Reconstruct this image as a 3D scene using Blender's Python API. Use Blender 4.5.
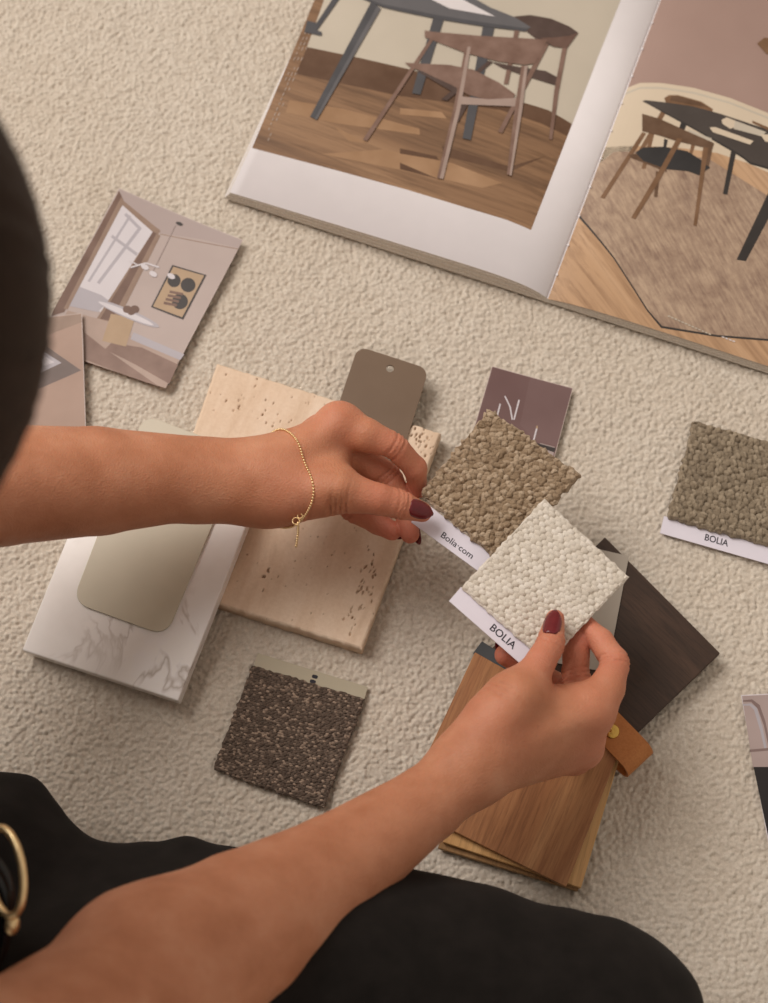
import bpy, bmesh, math, random
import numpy as np
from mathutils import Vector, Matrix

for _o in list(bpy.data.objects):
    bpy.data.objects.remove(_o)
SC = bpy.context.scene
COL = SC.collection
rng = np.random.default_rng(7)
random.seed(7)

# ------------------------------------------------------------------ camera
TILT = math.radians(22.0)
DIST = 1.15
FPX = 501.5 / math.tan(math.radians(16.0))
CAM = np.array([0.0, -DIST * math.sin(TILT), DIST * math.cos(TILT)])
cam_data = bpy.data.cameras.new('camera')
cam = bpy.data.objects.new('camera', cam_data)
COL.objects.link(cam)
cam.location = CAM
cam.rotation_euler = (TILT, 0, 0)
cam_data.sensor_fit = 'VERTICAL'
cam_data.sensor_height = 36.0
cam_data.sensor_width = 36.0
cam_data.lens = 18.0 / math.tan(math.radians(16.0))
cam_data.clip_start = 0.02
cam_data.dof.use_dof = True
cam_data.dof.focus_distance = 1.08
cam_data.dof.aperture_fstop = 6.8
SC.camera = cam

# ------------------------------------------------------------------ light
world = bpy.data.worlds.new('room_light')
SC.world = world
world.use_nodes = True
bg = world.node_tree.nodes['Background']
bg.inputs[0].default_value = (1.0, 0.87, 0.75, 1)
bg.inputs[1].default_value = 0.44
key_data = bpy.data.lights.new('window_light', 'AREA')
key_data.shape = 'RECTANGLE'
key_data.size = 2.4
key_data.size_y = 2.0
key_data.energy = 124
key_data.color = (1.0, 0.945, 0.895)
key = bpy.data.objects.new('window_light', key_data)
COL.objects.link(key)
key.location = (-2.1, 1.5, 3.3)
key.rotation_euler = (Vector((0, 0.02, 0)) - Vector(key.location)).to_track_quat('-Z', 'Y').to_euler()
SC.view_settings.view_transform = 'Standard'
SC.view_settings.look = 'None'
SC.view_settings.gamma = 1
SC.view_settings.use_curve_mapping = False
SC.view_settings.exposure = 0.13


# ------------------------------------------------------------------ places
def ray(u, v):
    x = (u - 384.0) / FPX
    y = (501.5 - v) / FPX
    c, s = math.cos(TILT), math.sin(TILT)
    return np.array([x, y * c + s, y * s - c])


def P(u, v, z=0.0):
    d = ray(u, v)
    return CAM + d * ((z - CAM[2]) / d[2])


def depth(u, v, z):
    return (z - CAM[2]) / ray(u, v)[2]


def px_r(u, v, z, rpx):
    return rpx * depth(u, v, z) / FPX


def nrm(a):
    a = np.asarray(a, float)
    return a / np.linalg.norm(a)


# ------------------------------------------------------------------ materials
def lin(c):
    return tuple(((x / 255) / 12.92 if x / 255 <= 0.04045 else ((x / 255 + 0.055) / 1.055) ** 2.4) for x in c)


class NT:
    def __init__(s, name):
        s.m = bpy.data.materials.new(name)
        s.m.use_nodes = True
        s.t = s.m.node_tree
        s.b = s.t.nodes['Principled BSDF']

    def n(s, kind, **kw):
        nd = s.t.nodes.new(kind)
        for k, v in kw.items():
            if k in nd.inputs.keys():
                nd.inputs[k].default_value = v
            else:
                setattr(nd, k, v)
        return nd

    def l(s, a, b):
        s.t.links.new(a, b)

    def coords(s, scale=(1, 1, 1), rot=0.0):
        tc = s.n('ShaderNodeTexCoord')
        if rot:
            m0 = s.n('ShaderNodeMapping')
            m0.inputs['Rotation'].default_value = (0, 0, rot)
            s.l(tc.outputs['Object'], m0.inputs[0])
            src = m0.outputs[0]
        else:
            src = tc.outputs['Object']
        mp = s.n('ShaderNodeMapping')
        mp.inputs['Scale'].default_value = scale
        s.l(src, mp.inputs[0])
        return mp.outputs[0]

    def noise(s, vec, scale, detail=4, rough=0.55, dist=0.0):
        n = s.n('ShaderNodeTexNoise')
        n.inputs['Scale'].default_value = scale
        n.inputs['Detail'].default_value = detail
        n.inputs['Roughness'].default_value = rough
        n.inputs['Distortion'].default_value = dist
        s.l(vec, n.inputs['Vector'])
        return n.outputs[0]

    def ramp(s, fac, stops):
        r = s.n('ShaderNodeValToRGB')
        e = r.color_ramp.elements
        while len(e) < len(stops):
            e.new(0.5)
        for i, (p, c) in enumerate(stops):
            e[i].position = p
            e[i].color = (*lin(c), 1)
        s.l(fac, r.inputs[0])
        return r.outputs[0]

    def mix(s, fac, a, b, mode='MIX'):
        m = s.n('ShaderNodeMix', data_type='RGBA', blend_type=mode)
        for sock, val in ((m.inputs[0], fac), (m.inputs[6], a), (m.inputs[7], b)):
            if hasattr(val, 'is_linked'):
                s.l(val, sock)
            elif isinstance(val, (int, float)):
                sock.default_value = val
            else:
                sock.default_value = (*lin(val), 1)
        return m.outputs[2]

    def color(s, sock):
        s.l(sock, s.b.inputs['Base Color'])

    def bump(s, h, strength, distance):
        b = s.n('ShaderNodeBump')
        b.inputs['Strength'].default_value = strength
        b.inputs['Distance'].default_value = distance
        s.l(h, b.inputs['Height'])
        s.l(b.outputs[0], s.b.inputs['Normal'])

    def rough(s, v, spec=None):
        s.b.inputs['Roughness'].default_value = v
        if spec is not None:
            s.b.inputs['Specular IOR Level'].default_value = spec
        return s


_plain = {}


def plain(c, rough=0.6, var=6, scale=60, name='print_ink', spec=0.3, metal=0.0, bump=0.0):
    k = (tuple(c), rough, var, scale, name, spec, metal, bump)
    if k in _plain:
        return _plain[k]
    n = NT(name)
    f = n.noise(n.coords(), scale, 3)
    a = tuple(max(0, x - var) for x in c)
    b = tuple(min(255, x + var) for x in c)
    n.color(n.ramp(f, [(0.3, a), (0.7, b)]))
    n.rough(rough, spec)
    n.b.inputs['Metallic'].default_value = metal
    if bump:
        n.bump(n.noise(n.coords(), scale * 6, 4), bump, 0.0006)
    _plain[k] = n.m
    return n.m


def wood(name, c0, c1, c2, angle, rough=0.5, stretch=14.0, fine=220, broad=30, spec=0.35):
    n = NT(name)
    v = n.coords((stretch / 14.0, 1.0 / stretch * 1.0, 1.0), -angle)
    v1 = n.coords((1.0, 0.06, 1.0), -angle)
    broadf = n.noise(v1, broad, 5, 0.6, 0.8)
    v2 = n.coords((1.0, 0.035, 1.0), -angle)
    finef = n.noise(v2, fine * 3.2, 4, 0.7)
    base = n.ramp(broadf, [(0.25, c0), (0.5, c1), (0.75, c2)])
    pores = n.ramp(finef, [(0.30, tuple(int(x * 0.72) for x in c1)), (0.55, (255, 255, 255))])
    m = n.mix(0.45, base, pores, 'MULTIPLY')
    n.color(m)
    n.rough(rough, spec)
    n.bump(finef, 0.25, 0.0003)
    return n.m


# ------------------------------------------------------------------ mesh helpers
def set_props(o, label=None, cat=None, group=None, kind=None):
    if label:
        o['label'] = label
    if cat:
        o['category'] = cat
    if group:
        o['group'] = group
    if kind:
        o['kind'] = kind
    return o


def thing(name, loc, label, cat, group=None):
    o = bpy.data.objects.new(name, None)
    o.empty_display_size = 0.02
    COL.objects.link(o)
    o.location = loc
    return set_props(o, label, cat, group)


def root_loc(o):
    while o.parent:
        o = o.parent
    return np.array(o.location)


def mesh_obj(name, verts, faces, mats, parent=None, smooth=False, origin=None, midx=None):
    """verts in world space; object is linked under parent, or stands alone at origin"""
    verts = np.asarray(verts, float)
    org = root_loc(parent) if parent is not None else (np.array(origin, float) if origin is not None else np.zeros(3))
    me = bpy.data.meshes.new(name)
    vl = verts - org
    if isinstance(faces, np.ndarray) and faces.ndim == 2:
        k = faces.shape[1]
        me.vertices.add(len(vl))
        me.vertices.foreach_set('co', vl.astype(np.float32).ravel())
        me.loops.add(faces.size)
        me.loops.foreach_set('vertex_index', faces.astype(np.int32).ravel())
        me.polygons.add(len(faces))
        me.polygons.foreach_set('loop_start', (np.arange(len(faces)) * k).astype(np.int32))
        me.update(calc_edges=True)
    else:
        me.from_pydata([tuple(x) for x in vl], [], [tuple(int(i) for i in f) for f in faces])
    if not isinstance(mats, (list, tuple)):
        mats = [mats]
    for m in mats:
        me.materials.append(m)
    if midx is not None:
        me.polygons.foreach_set('material_index', np.asarray(midx, np.int32))
    if smooth:
        me.polygons.foreach_set('use_smooth', np.ones(len(me.polygons), bool))
    me.validate()
    o = bpy.data.objects.new(name, me)
    COL.objects.link(o)
    if parent is not None:
        o.parent = parent
    else:
        o.location = org
    return o


def from_bm(name, bm, mats, parent=None, smooth=False, origin=None):
    bmesh.ops.recalc_face_normals(bm, faces=bm.faces)
    org = root_loc(parent) if parent is not None else (np.array(origin, float) if origin is not None else np.zeros(3))
    bmesh.ops.translate(bm, verts=bm.verts, vec=-Vector(org))
    me = bpy.data.meshes.new(name)
    bm.to_mesh(me)
    bm.free()
    for m in (mats if isinstance(mats, (list, tuple)) else [mats]):
        me.materials.append(m)
    if smooth:
        me.polygons.foreach_set('use_smooth', np.ones(len(me.polygons), bool))
    o = bpy.data.objects.new(name, me)
    COL.objects.link(o)
    if parent is not None:
        o.parent = parent
    else:
        o.location = org
    return o


def add_attr(o, name, vals):
    a = o.data.attributes.new(name, 'FLOAT', 'POINT')
    a.data.foreach_set('value', np.asarray(vals, np.float32))


TBL = rng.random((6, 256, 256))


def hsh(i, j, k):
    return TBL[k, np.mod(i, 256), np.mod(j, 256)]


def worley(x, y, jit=0.9, seed=0):
    """nearest feature point on the unit grid: distance and the random value of its cell"""
    i0 = np.floor(x).astype(int)
    j0 = np.floor(y).astype(int)
    best = np.full(x.shape, 9.0)
    bid = np.zeros(x.shape)
    for di in (-1, 0, 1):
        for dj in (-1, 0, 1):
            i, j = i0 + di, j0 + dj
            fx = i + 0.5 + jit * (hsh(i + seed, j, 0) - 0.5)
            fy = j + 0.5 + jit * (hsh(i + seed, j, 1) - 0.5)
            d = np.hypot(x - fx, y - fy)
            m = d < best
            best = np.where(m, d, best)
            bid = np.where(m, hsh(i + seed, j, 2), bid)
    return best, bid


def vnoise(x, y, k=3):
    i = np.floor(x).astype(int)
    j = np.floor(y).astype(int)
    fx = x - i
    fy = y - j
    fx = fx * fx * (3 - 2 * fx)
    fy = fy * fy * (3 - 2 * fy)
    a = hsh(i, j, k) * (1 - fx) + hsh(i + 1, j, k) * fx
    b = hsh(i, j + 1, k) * (1 - fx) + hsh(i + 1, j + 1, k) * fx
    return a * (1 - fy) + b * fy


def grid_faces(nx, ny, off=0):
    i = np.arange(nx - 1)[None, :] + (np.arange(ny - 1) * nx)[:, None]
    i = i.ravel() + off
    return np.stack([i, i + 1, i + nx + 1, i + nx], 1)


def rim_index(nx, ny):
    a = list(range(nx))
    b = [nx - 1 + nx * j for j in range(1, ny)]
    c = [nx * (ny - 1) + i for i in range(nx - 2, -1, -1)]
    d = [nx * j for j in range(ny - 2, 0, -1)]
    return np.array(a + b + c + d)


def heightfield_slab(name, surf, nx, ny, thick, mat, parent=None, smooth=True, attr=None, origin=None):
    """surf(U,V) -> (verts, normal dir) ; closes the sheet with a rim and a flat back"""
    U, V = np.meshgrid(np.linspace(0, 1, nx), np.linspace(0, 1, ny))
    top, base, n = surf(U.ravel(), V.ravel())
    rim = rim_index(nx, ny)
    back = base[rim] - n * thick
    N = len(top)
    verts = np.vstack([top, back, [base.mean(0) - n * thick]])
    R = len(rim)
    f1 = grid_faces(nx, ny)
    r0 = rim
    r1 = np.roll(rim, -1)
    b0 = N + np.arange(R)
    b1 = N + np.roll(np.arange(R), -1)
    side = np.stack([r0, b0, b1, r1], 1)
    faces = [tuple(q) for q in np.vstack([f1, side])] + [(N + R, b1[i], b0[i]) for i in range(R)]
    o = mesh_obj(name, verts, faces, mat, parent, smooth, origin)
    if attr is not None:
        vals = np.zeros(len(verts))
        vals[:N] = attr(U.ravel(), V.ravel())
        vals[N:N + R] = vals[rim]
        add_attr(o, 'yarn_and_shade', vals)
    return o


def quad_frame(cs):
    """four world corners a(0,0) b(1,0) c(1,1) d(0,1)"""
    a, b, c, d = [np.asarray(x, float) for x in cs]
    n = nrm(np.cross(b - a, d - a))
    if n[2] < 0:
        n = -n

    def at(u, v):
        u = np.asarray(u)[..., None]
        v = np.asarray(v)[..., None]
        return a * (1 - u) * (1 - v) + b * u * (1 - v) + c * u * v + d * (1 - u) * v
    return at, n, np.linalg.norm(b - a), np.linalg.norm(d - a)


def slab_from_outline(name, pts, thick, mat, parent=None, bevel=0.0, origin=None, segs=2, nrm_dir=None, hole=None):
    """a flat board: outline points in world space on the top face, thickness going down"""
    pts = [np.asarray(p, float) for p in pts]
    n = nrm_dir if nrm_dir is not None else nrm(np.cross(pts[1] - pts[0], pts[2] - pts[0]))
    if n[2] < 0:
        n = -n
    bm = bmesh.new()
    vs = [bm.verts.new(p) for p in pts]
    if hole is None:
        f = bm.faces.new(vs)
        faces = [f]
    else:
        hv = [bm.verts.new(p) for p in hole]
        es = [bm.edges.new((vs[i], vs[(i + 1) % len(vs)])) for i in range(len(vs))]
        es += [bm.edges.new((hv[i], hv[(i + 1) % len(hv)])) for i in range(len(hv))]
        r = bmesh.ops.triangle_fill(bm, edges=es, use_beauty=True)
        faces = [g for g in r['geom'] if isinstance(g, bmesh.types.BMFace)]
    ext = bmesh.ops.extrude_face_region(bm, geom=faces)
    nv = [g for g in ext['geom'] if isinstance(g, bmesh.types.BMVert)]
    bmesh.ops.translate(bm, verts=nv, vec=Vector(-n * thick))
    if bevel and hole is None:
        bmesh.ops.recalc_face_normals(bm, faces=bm.faces)
        bmesh.ops.bevel(bm, geom=[e for e in bm.edges], offset=bevel, segments=segs, profile=0.5, affect='EDGES')
    return from_bm(name, bm, mat, parent, False, origin)


def rounded_outline(cs, r, seg=8):
    cs = [np.asarray(c, float) for c in cs]
    out = []
    k = len(cs)
    for i in range(k):
        c = cs[i]
        d0 = nrm(cs[i - 1] - c)
        d1 = nrm(cs[(i + 1) % k] - c)
        p0, p1 = c + d0 * r, c + d1 * r
        for s in range(seg + 1):
            t = s / seg
            out.append((1 - t) ** 2 * p0 + 2 * t * (1 - t) * (c * 0.86 + (p0 + p1) * 0.07) + t * t * p1)
    return out


def text_verts(body, bold=0.0):
    cu = bpy.data.curves.new('lettering', 'FONT')
    cu.body = body
    cu.size = 1.0
    cu.offset = bold
    cu.resolution_u = 3
    to = bpy.data.objects.new('lettering', cu)
    COL.objects.link(to)
    bpy.context.view_layer.update()
    me = bpy.data.meshes.new_from_object(to.evaluated_get(bpy.context.evaluated_depsgraph_get()))
    co = np.array([v.co[:] for v in me.vertices])
    fs = [tuple(p.vertices) for p in me.polygons]
    bpy.data.objects.remove(to)
    bpy.data.curves.remove(cu)
    bpy.data.meshes.remove(me)
    return co, fs


def put_text(body, org, e1, e2, n, height, mat, parent, bold=0.012, width=None):
    co, fs = text_verts(body, bold)
    s = height / 0.70
    sx = s if width is None else width / (co[:, 0].max() - co[:, 0].min())
    x = (co[:, 0] - co[:, 0].min()) * sx
    y = co[:, 1] * s
    v = np.asarray(org) + x[:, None] * e1 + y[:, None] * e2 + n * 0.00012
    return mesh_obj('lettering', v, fs, mat, parent)


INK = plain((45, 42, 50), 0.7, 3, 60, 'lettering_ink')

# ================================================================== SETTING
floor_m = wood('floor_boards', (150, 118, 88), (168, 134, 102), (182, 150, 118), 0.0)
bm = bmesh.new()
bmesh.ops.create_cube(bm, size=1, matrix=Matrix.Translation((0, 0.8, -0.024)) @ Matrix.Diagonal((5.6, 5.8, 0.02, 1)))
fl = from_bm('floor', bm, floor_m)
bm = bmesh.new()
bmesh.ops.create_cube(bm, size=1, matrix=Matrix.Translation((0, 3.6, 1.2)) @ Matrix.Diagonal((5.6, 0.1, 2.45, 1)))
wl = from_bm('wall_back', bm, plain((196, 186, 172), 0.9, 3, 4, 'wall_paint', 0.2))
set_props(wl, 'plain off-white wall of the room', 'wall', kind='structure')
set_props(fl, 'pale timber floor under the cream rug', 'floor', kind='structure')

# rug ---------------------------------------------------------------
n = NT('wool_pile')
at = n.n('ShaderNodeAttribute', attribute_name='yarn_and_shade')
f1 = n.noise(n.coords(), 900, 3)
c = n.ramp(at.outputs['Fac'], [(0.0, (199, 188, 174)), (0.5, (218, 208, 195)), (1.0, (230, 222, 210))])
c2 = n.mix(0.5, c, n.ramp(f1, [(0.25, (222, 213, 202)), (0.6, (255, 253, 250))]), 'MULTIPLY')
broad = n.noise(n.coords(), 9, 3)
n.color(n.mix(0.3, c2, n.ramp(broad, [(0.3, (236, 228, 216)), (0.7, (255, 255, 255))]), 'MULTIPLY'))
n.rough(0.95, 0.1)
n.b.inputs['Sheen Weight'].default_value = 0.12
n.bump(n.noise(n.coords(), 1300, 4, 0.75), 0.8, 0.0008)
RUG_M = n.m


def pile(X, Y):
    wx = X + 0.0008 * (vnoise(X * 160, Y * 160, 3) - 0.5)
    wy = Y + 0.0008 * (vnoise(X * 160 + 31, Y * 160 + 7, 4) - 0.5)
    s = 0.0027
    d, idn = worley(wx / s, wy / s, 0.95)
    dome = np.sqrt(np.clip(1 - (d / 0.74) ** 2, 0, 1))
    s2 = 0.0017
    d2, id2 = worley(wx / s2 + 40, wy / s2 + 11, 0.95, 5)
    dome2 = np.sqrt(np.clip(1 - (d2 / 0.85) ** 2, 0, 1))
    low = vnoise(X * 38, Y * 38, 5) * 0.6 + vnoise(X * 90 + 9, Y * 90, 3) * 0.4
    Z = 0.0022 * dome * (0.45 + 0.55 * idn) + 0.0006 * dome2 * (0.5 + id2) + 0.0016 * low - 0.0050
    return Z, np.clip(0.15 + 0.5 * idn + 0.25 * id2, 0, 1)


def build_rug():
    # finely tufted where the samples lie, coarser tufts out to the rug's edge
    x0, x1, y0, y1, h = -0.36, 0.38, -0.40, 0.54, 0.0008
    xs, ys = np.arange(x0, x1, h), np.arange(y0, y1, h)
    X, Y = np.meshgrid(xs, ys)
    Z, ya = pile(X, Y)
    x1, y1 = xs[-1], ys[-1]
    top = np.stack([X.ravel(), Y.ravel(), Z.ravel()], 1)
    F = grid_faces(len(xs), len(ys))
    H = 0.0030
    xs2, ys2 = np.arange(-1.0, 0.85, H), np.arange(-0.78, 1.0, H)
    X2, Y2 = np.meshgrid(xs2, ys2)
    Z2, ya2 = pile(X2, Y2)
    m = H * 1.5
    inner = (X2 > x0 + m) & (X2 < x1 - m) & (Y2 > y0 + m) & (Y2 < y1 - m)
    near = (X2 > x0) & (X2 < x1) & (Y2 > y0) & (Y2 < y1)
    Z2 = np.where(near, Z2 - 0.0012, Z2)
    N = len(top)
    F2 = grid_faces(len(xs2), len(ys2))
    F2 = F2[~inner.ravel()[F2].all(1)]
    top2 = np.stack([X2.ravel(), Y2.ravel(), Z2.ravel()], 1)
    rim = rim_index(len(xs2), len(ys2))
    low_ = top2[rim].copy()
    low_[:, 2] = -0.0139
    R_ = len(rim)
    a = np.arange(R_)
    b = np.roll(a, -1)
    N2 = N + len(top2)
    f3 = np.stack([N + rim[a], N2 + a, N2 + b, N + rim[b]], 1)
    V = np.vstack([top, top2, low_])
    Fa = np.vstack([F, F2 + N, f3])
    yarn_and_shade = np.concatenate([ya.ravel(), np.clip(ya2.ravel() - 0.3, 0, 1), np.full(R_, 0.4)])  # coarse tufts toned down, standing in for the crevice shade they lack
    used = np.zeros(len(V), bool)
    used[Fa.ravel()] = True
    remap = np.cumsum(used) - 1
    o = mesh_obj('rug', V[used], remap[Fa], RUG_M, None, True, (0, 0, -0.0139))
    add_attr(o, 'yarn_and_shade', yarn_and_shade[used])
    set_props(o, 'cream nubby wool pile rug covering the whole floor under the samples', 'rug')


build_rug()

# ================================================================== PRINTED SHEETS
class Page:
    """a printed sheet: a bent surface z = zf(u) over a straight frame (org, eu, ev)"""

    def __init__(s, org, eu, ev, zf):
        s.o, s.eu, s.ev, s.zf = np.asarray(org, float), nrm(eu), nrm(ev), zf

    def uv(s, p):
        q = np.asarray(p) - s.o
        return np.array([q @ s.eu, q @ s.ev])

    def hit(s, px, py):
        z = 0.008
        for _ in range(14):
            p = P(px, py, z)
            u, v = s.uv(p)
            z = 0.5 * z + 0.5 * float(s.zf(u, v))
        return s.uv(P(px, py, z))

    def world(s, u, v, off=0.0):
        p = s.o + u * s.eu + v * s.ev
        return np.array([p[0], p[1], float(s.zf(u, v)) + off])


class Print:
    """collects flat ink shapes of one printed picture in one mesh"""

    def __init__(s, page, clip=None):
        s.pg, s.V, s.F, s.M, s.mats, s.k = page, [], [], [], [], 0

    def poly_uv(s, uv, mat):
        s.k += 1
        off = 0.000012 * s.k + 0.00003
        bm = bmesh.new()
        vs = [bm.verts.new((a, b, 0)) for a, b in uv]
        try:
            bm.faces.new(vs)
        except ValueError:
            return
        bmesh.ops.triangulate(bm, faces=bm.faces)
        us = [a for a, b in uv]
        lo, hi = min(us), max(us)
        nc = max(1, int((hi - lo) / 0.004))
        for i in range(1, nc):
            x = lo + (hi - lo) * i / nc
            bmesh.ops.bisect_plane(bm, geom=list(bm.verts) + list(bm.edges) + list(bm.faces), plane_co=(x, 0, 0), plane_no=(1, 0, 0))
        bm.verts.index_update()
        base = len(s.V)
        for v in bm.verts:
            s.V.append(s.pg.world(v.co.x, v.co.y, off))
        if mat not in s.mats:
            s.mats.append(mat)
        mi = s.mats.index(mat)
        for f in bm.faces:
            idx = [base + v.index for v in f.verts]
            if f.normal.z < 0:
                idx.reverse()
            s.F.append(idx)
            s.M.append(mi)
        bm.free()

    def poly(s, pts, mat):
        s.poly_uv([tuple(s.pg.hit(*p)) for p in pts], mat)

    def line(s, a, b, wa, mat, wb=None):
        wb = wa if wb is None else wb
        a, b = np.array(a, float), np.array(b, float)
        d = nrm(b - a)
        q = np.array([-d[1], d[0]])
        s.poly([a + q * wa / 2, b + q * wb / 2, b - q * wb / 2, a - q * wa / 2], mat)

    def disc(s, c, rx, ry, ang, mat, k=22):
        ca, sa = math.cos(ang), math.sin(ang)
        pts = []
        for i in range(k):
            t = 2 * math.pi * i / k
            x, y = rx * math.cos(t), ry * math.sin(t)
            pts.append((c[0] + x * ca - y * sa, c[1] + x * sa + y * ca))
        s.poly(pts, mat)

    def build(s, name, parent):
        # the page side may wind either way: make every face look up
        V = np.array(s.V)
        F = []
        for f in s.F:
            a, b, c = V[f[0]], V[f[1]], V[f[2]]
            F.append(f if np.cross(b - a, c - a)[2] >= 0 else f[::-1])
        return mesh_obj(name, V, F, s.mats, parent, False, None, s.M)


def cr(scale, ox, oy):
    return lambda pts: [(ox + scale * a, oy + scale * b) for a, b in pts]


PAPER = plain((240, 235, 237), 0.35, 2, 40, 'page_paper', 0.4)
PAPER_EDGE = plain((205, 196, 184), 0.8, 14, 900, 'page_edges', 0.2)

# magazine -----------------------------------------------------------
G0 = P(547, 299, 0.004)
G1 = P(660, 0, 0.004)
EV = nrm(G1 - G0)
EU = np.array([EV[1], -EV[0], 0.0])
LC = P(231, 190, 0.009)
W_L = -(LC - G0) @ EU
H_PG = W_L * 1.28


def z_left(u, v=0):
    w = -np.asarray(u, float)
    return 0.004 + 0.0115 * (1 - np.exp(-np.clip(w, 0, 1) / 0.016)) - 0.0065 * np.clip(w / W_L, 0, 1.2) ** 1.3


def z_right(u, v=0):
    w = np.asarray(u, float)
    return 0.004 + 0.0065 * (1 - np.exp(-np.clip(w, 0, 1) / 0.022)) - 0.002 * np.clip(w / W_L, 0, 1.2)


mag = thing('magazine', (*(G0 + EV * 0.1)[:2], 0.0), 'open furniture magazine lying at the top of the rug, showing two dining room photographs', 'magazine')


def page_block(name, zf, sgn, mat_top, parent):
    nu, k = 60, 5
    ws = np.concatenate([np.linspace(0, 0.06, 34), np.linspace(0.064, W_L, 26)])
    secs = []
    for w in ws:
        secs.append([sgn * w, float(zf(sgn * w))])
    V, F, M = [], [], []
    layers = 6
    # stacked leaves, each a little smaller so that their edges show
    for L in range(layers):
        fr = L / (layers - 1)
        inset = 0.0016 * fr * (1 if sgn < 0 else 0.8) + 0.0004 * (L % 2)
        base = len(V)
        tt = len(ws)
        for e, vv in ((0, -0.0006 + inset * 0.6), (1, H_PG - inset)):
            for (u, z) in secs:
                uu = u * (1 + 0.020 * (1 - fr) ** 1.2)
                for top in (1, 0):
                    zt = 0.0006 + (z - 0.0006) * ((L + (1.0 if top else 0.06)) / layers)
                    p = G0 + EU * uu + EV * vv
                    V.append((p[0], p[1], zt))
        def ix(e, i, top):
            return base + (e * tt + i) * 2 + (0 if top else 1)
        for i in range(tt - 1):
            F.append((ix(0, i, 1), ix(0, i + 1, 1), ix(1, i + 1, 1), ix(1, i, 1))); M.append(0 if L % 2 else 1)
            F.append((ix(0, i, 0), ix(1, i, 0), ix(1, i + 1, 0), ix(0, i + 1, 0))); M.append(1)
            for e in (0, 1):
                F.append((ix(e, i, 0), ix(e, i + 1, 0), ix(e, i + 1, 1), ix(e, i, 1))); M.append(1)
        i = tt - 1
        F.append((ix(0, i, 0), ix(1, i, 0), ix(1, i, 1), ix(0, i, 1))); M.append(1)
        i = 0
        F.append((ix(0, i, 0), ix(1, i, 0), ix(1, i, 1), ix(0, i, 1))); M.append(1)
    bm = bmesh.new()
    bv = [bm.verts.new(p) for p in V]
    for f, m in zip(F, M):
        ff = bm.faces.new([bv[i] for i in f])
        ff.material_index = m
        ff.smooth = (m == 0)
    return from_bm(name, bm, [mat_top, PAPER_EDGE], parent)


left_block = page_block('left_pages', z_left, -1, PAPER, mag)
right_block = page_block('right_pages', z_right, 1, PAPER, mag)
PL = Page(G0 * [1, 1, 0], EU, EV, z_left)
PR = Page(G0 * [1, 1, 0], EU, EV, z_right)

ang_mag = math.atan2(EU[1], EU[0])
M_FLOORPRINT = wood('printed_walnut_floor', (98, 73, 55), (136, 104, 77), (160, 126, 95), ang_mag + math.pi / 2 - 0.05, 0.35, fine=120, broad=45)
M_FLOOR2 = wood('printed_oak_floor', (172, 138, 108), (188, 152, 118), (200, 166, 134), ang_mag + 0.9, 0.35, fine=90, broad=30)
M_WALLP = plain((190, 180, 164), 0.35, 5, 12)
M_TABLE = plain((78, 77, 80), 0.35, 5, 40)
M_TABLE2 = plain((98, 96, 98), 0.35, 4, 40)
M_CHAIR = plain((124, 98, 86), 0.35, 10, 90)
M_CHAIRD = plain((82, 66, 60), 0.35, 6, 90)
M_CHAIRL = plain((160, 140, 130), 0.35, 6, 60)
M_DARKF = plain((96, 70, 52), 0.35, 8, 50)
M_WHITEP = plain((214, 208, 208), 0.35, 3)

pr = Print(PL)
c1 = cr(0.4948, 220, 0)
c4 = cr(0.2474, 230, 0)
c5 = cr(0.2604, 400, 0)
edge = [(252, 148), (339, 171), (408, 190), (467, 208), (507, 220), (531, 230)]
pr.poly(edge + [(566, 140), (600, 52), (624, -8), (318, -8)], M_FLOORPRINT)
pr.poly([(307, 47), (360, 58), (408, 69), (470, 87), (525, 103), (548, 110), (572, 124), (600, 52), (624, -8), (327, -8)], M_WALLP)
pr.poly([(307, 47), (360, 58), (408, 69), (470, 87), (525, 103), (548, 110), (572, 124), (567, 136), (540, 123), (500, 110), (460, 104), (400, 96), (296, 74)], M_DARKF)
M_SUNF = plain((156, 122, 91), 0.35, 12, 30)
pr.poly(c4([(240, 405), (460, 440), (765, 520), (768, 545), (440, 500), (225, 455)]), M_SUNF)
pr.poly(c4([(420, 510), (560, 580), (480, 570)]), M_SUNF)
pr.poly(c4([(370, 622), (620, 604), (900, 660), (1100, 740), (1020, 760), (700, 690)]), M_SUNF)
pr.poly(c5([(0, 415), (160, 430), (180, 455), (0, 440)]), M_SUNF)
pr.poly(c5([(160, 560), (420, 640), (560, 600), (420, 660), (170, 600)]), M_DARKF)
pr.poly(c5([(0, 570), (140, 600), (150, 615), (0, 590)]), M_DARKF)
pr.poly(c5([(0, 625), (140, 685), (0, 650)]), M_DARKF)
M_CAP = plain((176, 160, 148), 0.35, 3)
# caption strokes along the left border
for row in range(3):
    for j in range(24 if row < 2 else 12):
        t0 = j / 24.0
        if random.random() < 0.2:
            continue
        a = np.array(c4([(340 - 14 * row + 12, 90)])[0]) * (1 - t0) + np.array(c4([(118 + 16 * (2 - row), 580)])[0]) * t0
        d = np.array([-0.42, 0.905])
        if row == 2 and t0 > 0.5:
            continue
        pr.line(a, a + d * random.uniform(2.2, 3.8), 0.8, M_CAP)
# far table leg, table, legs
pr.poly(c4([(420, -10), (448, -10), (352, 125), (372, 132), (370, 147), (300, 132), (312, 85), (350, 95)]), M_TABLE)
pr.poly(c5([(128, 70), (168, 76), (78, 366), (46, 360)]), M_TABLE)
pr.poly(c5([(318, 104), (362, 110), (320, 300), (272, 540), (240, 533)]), M_TABLE)
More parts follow.
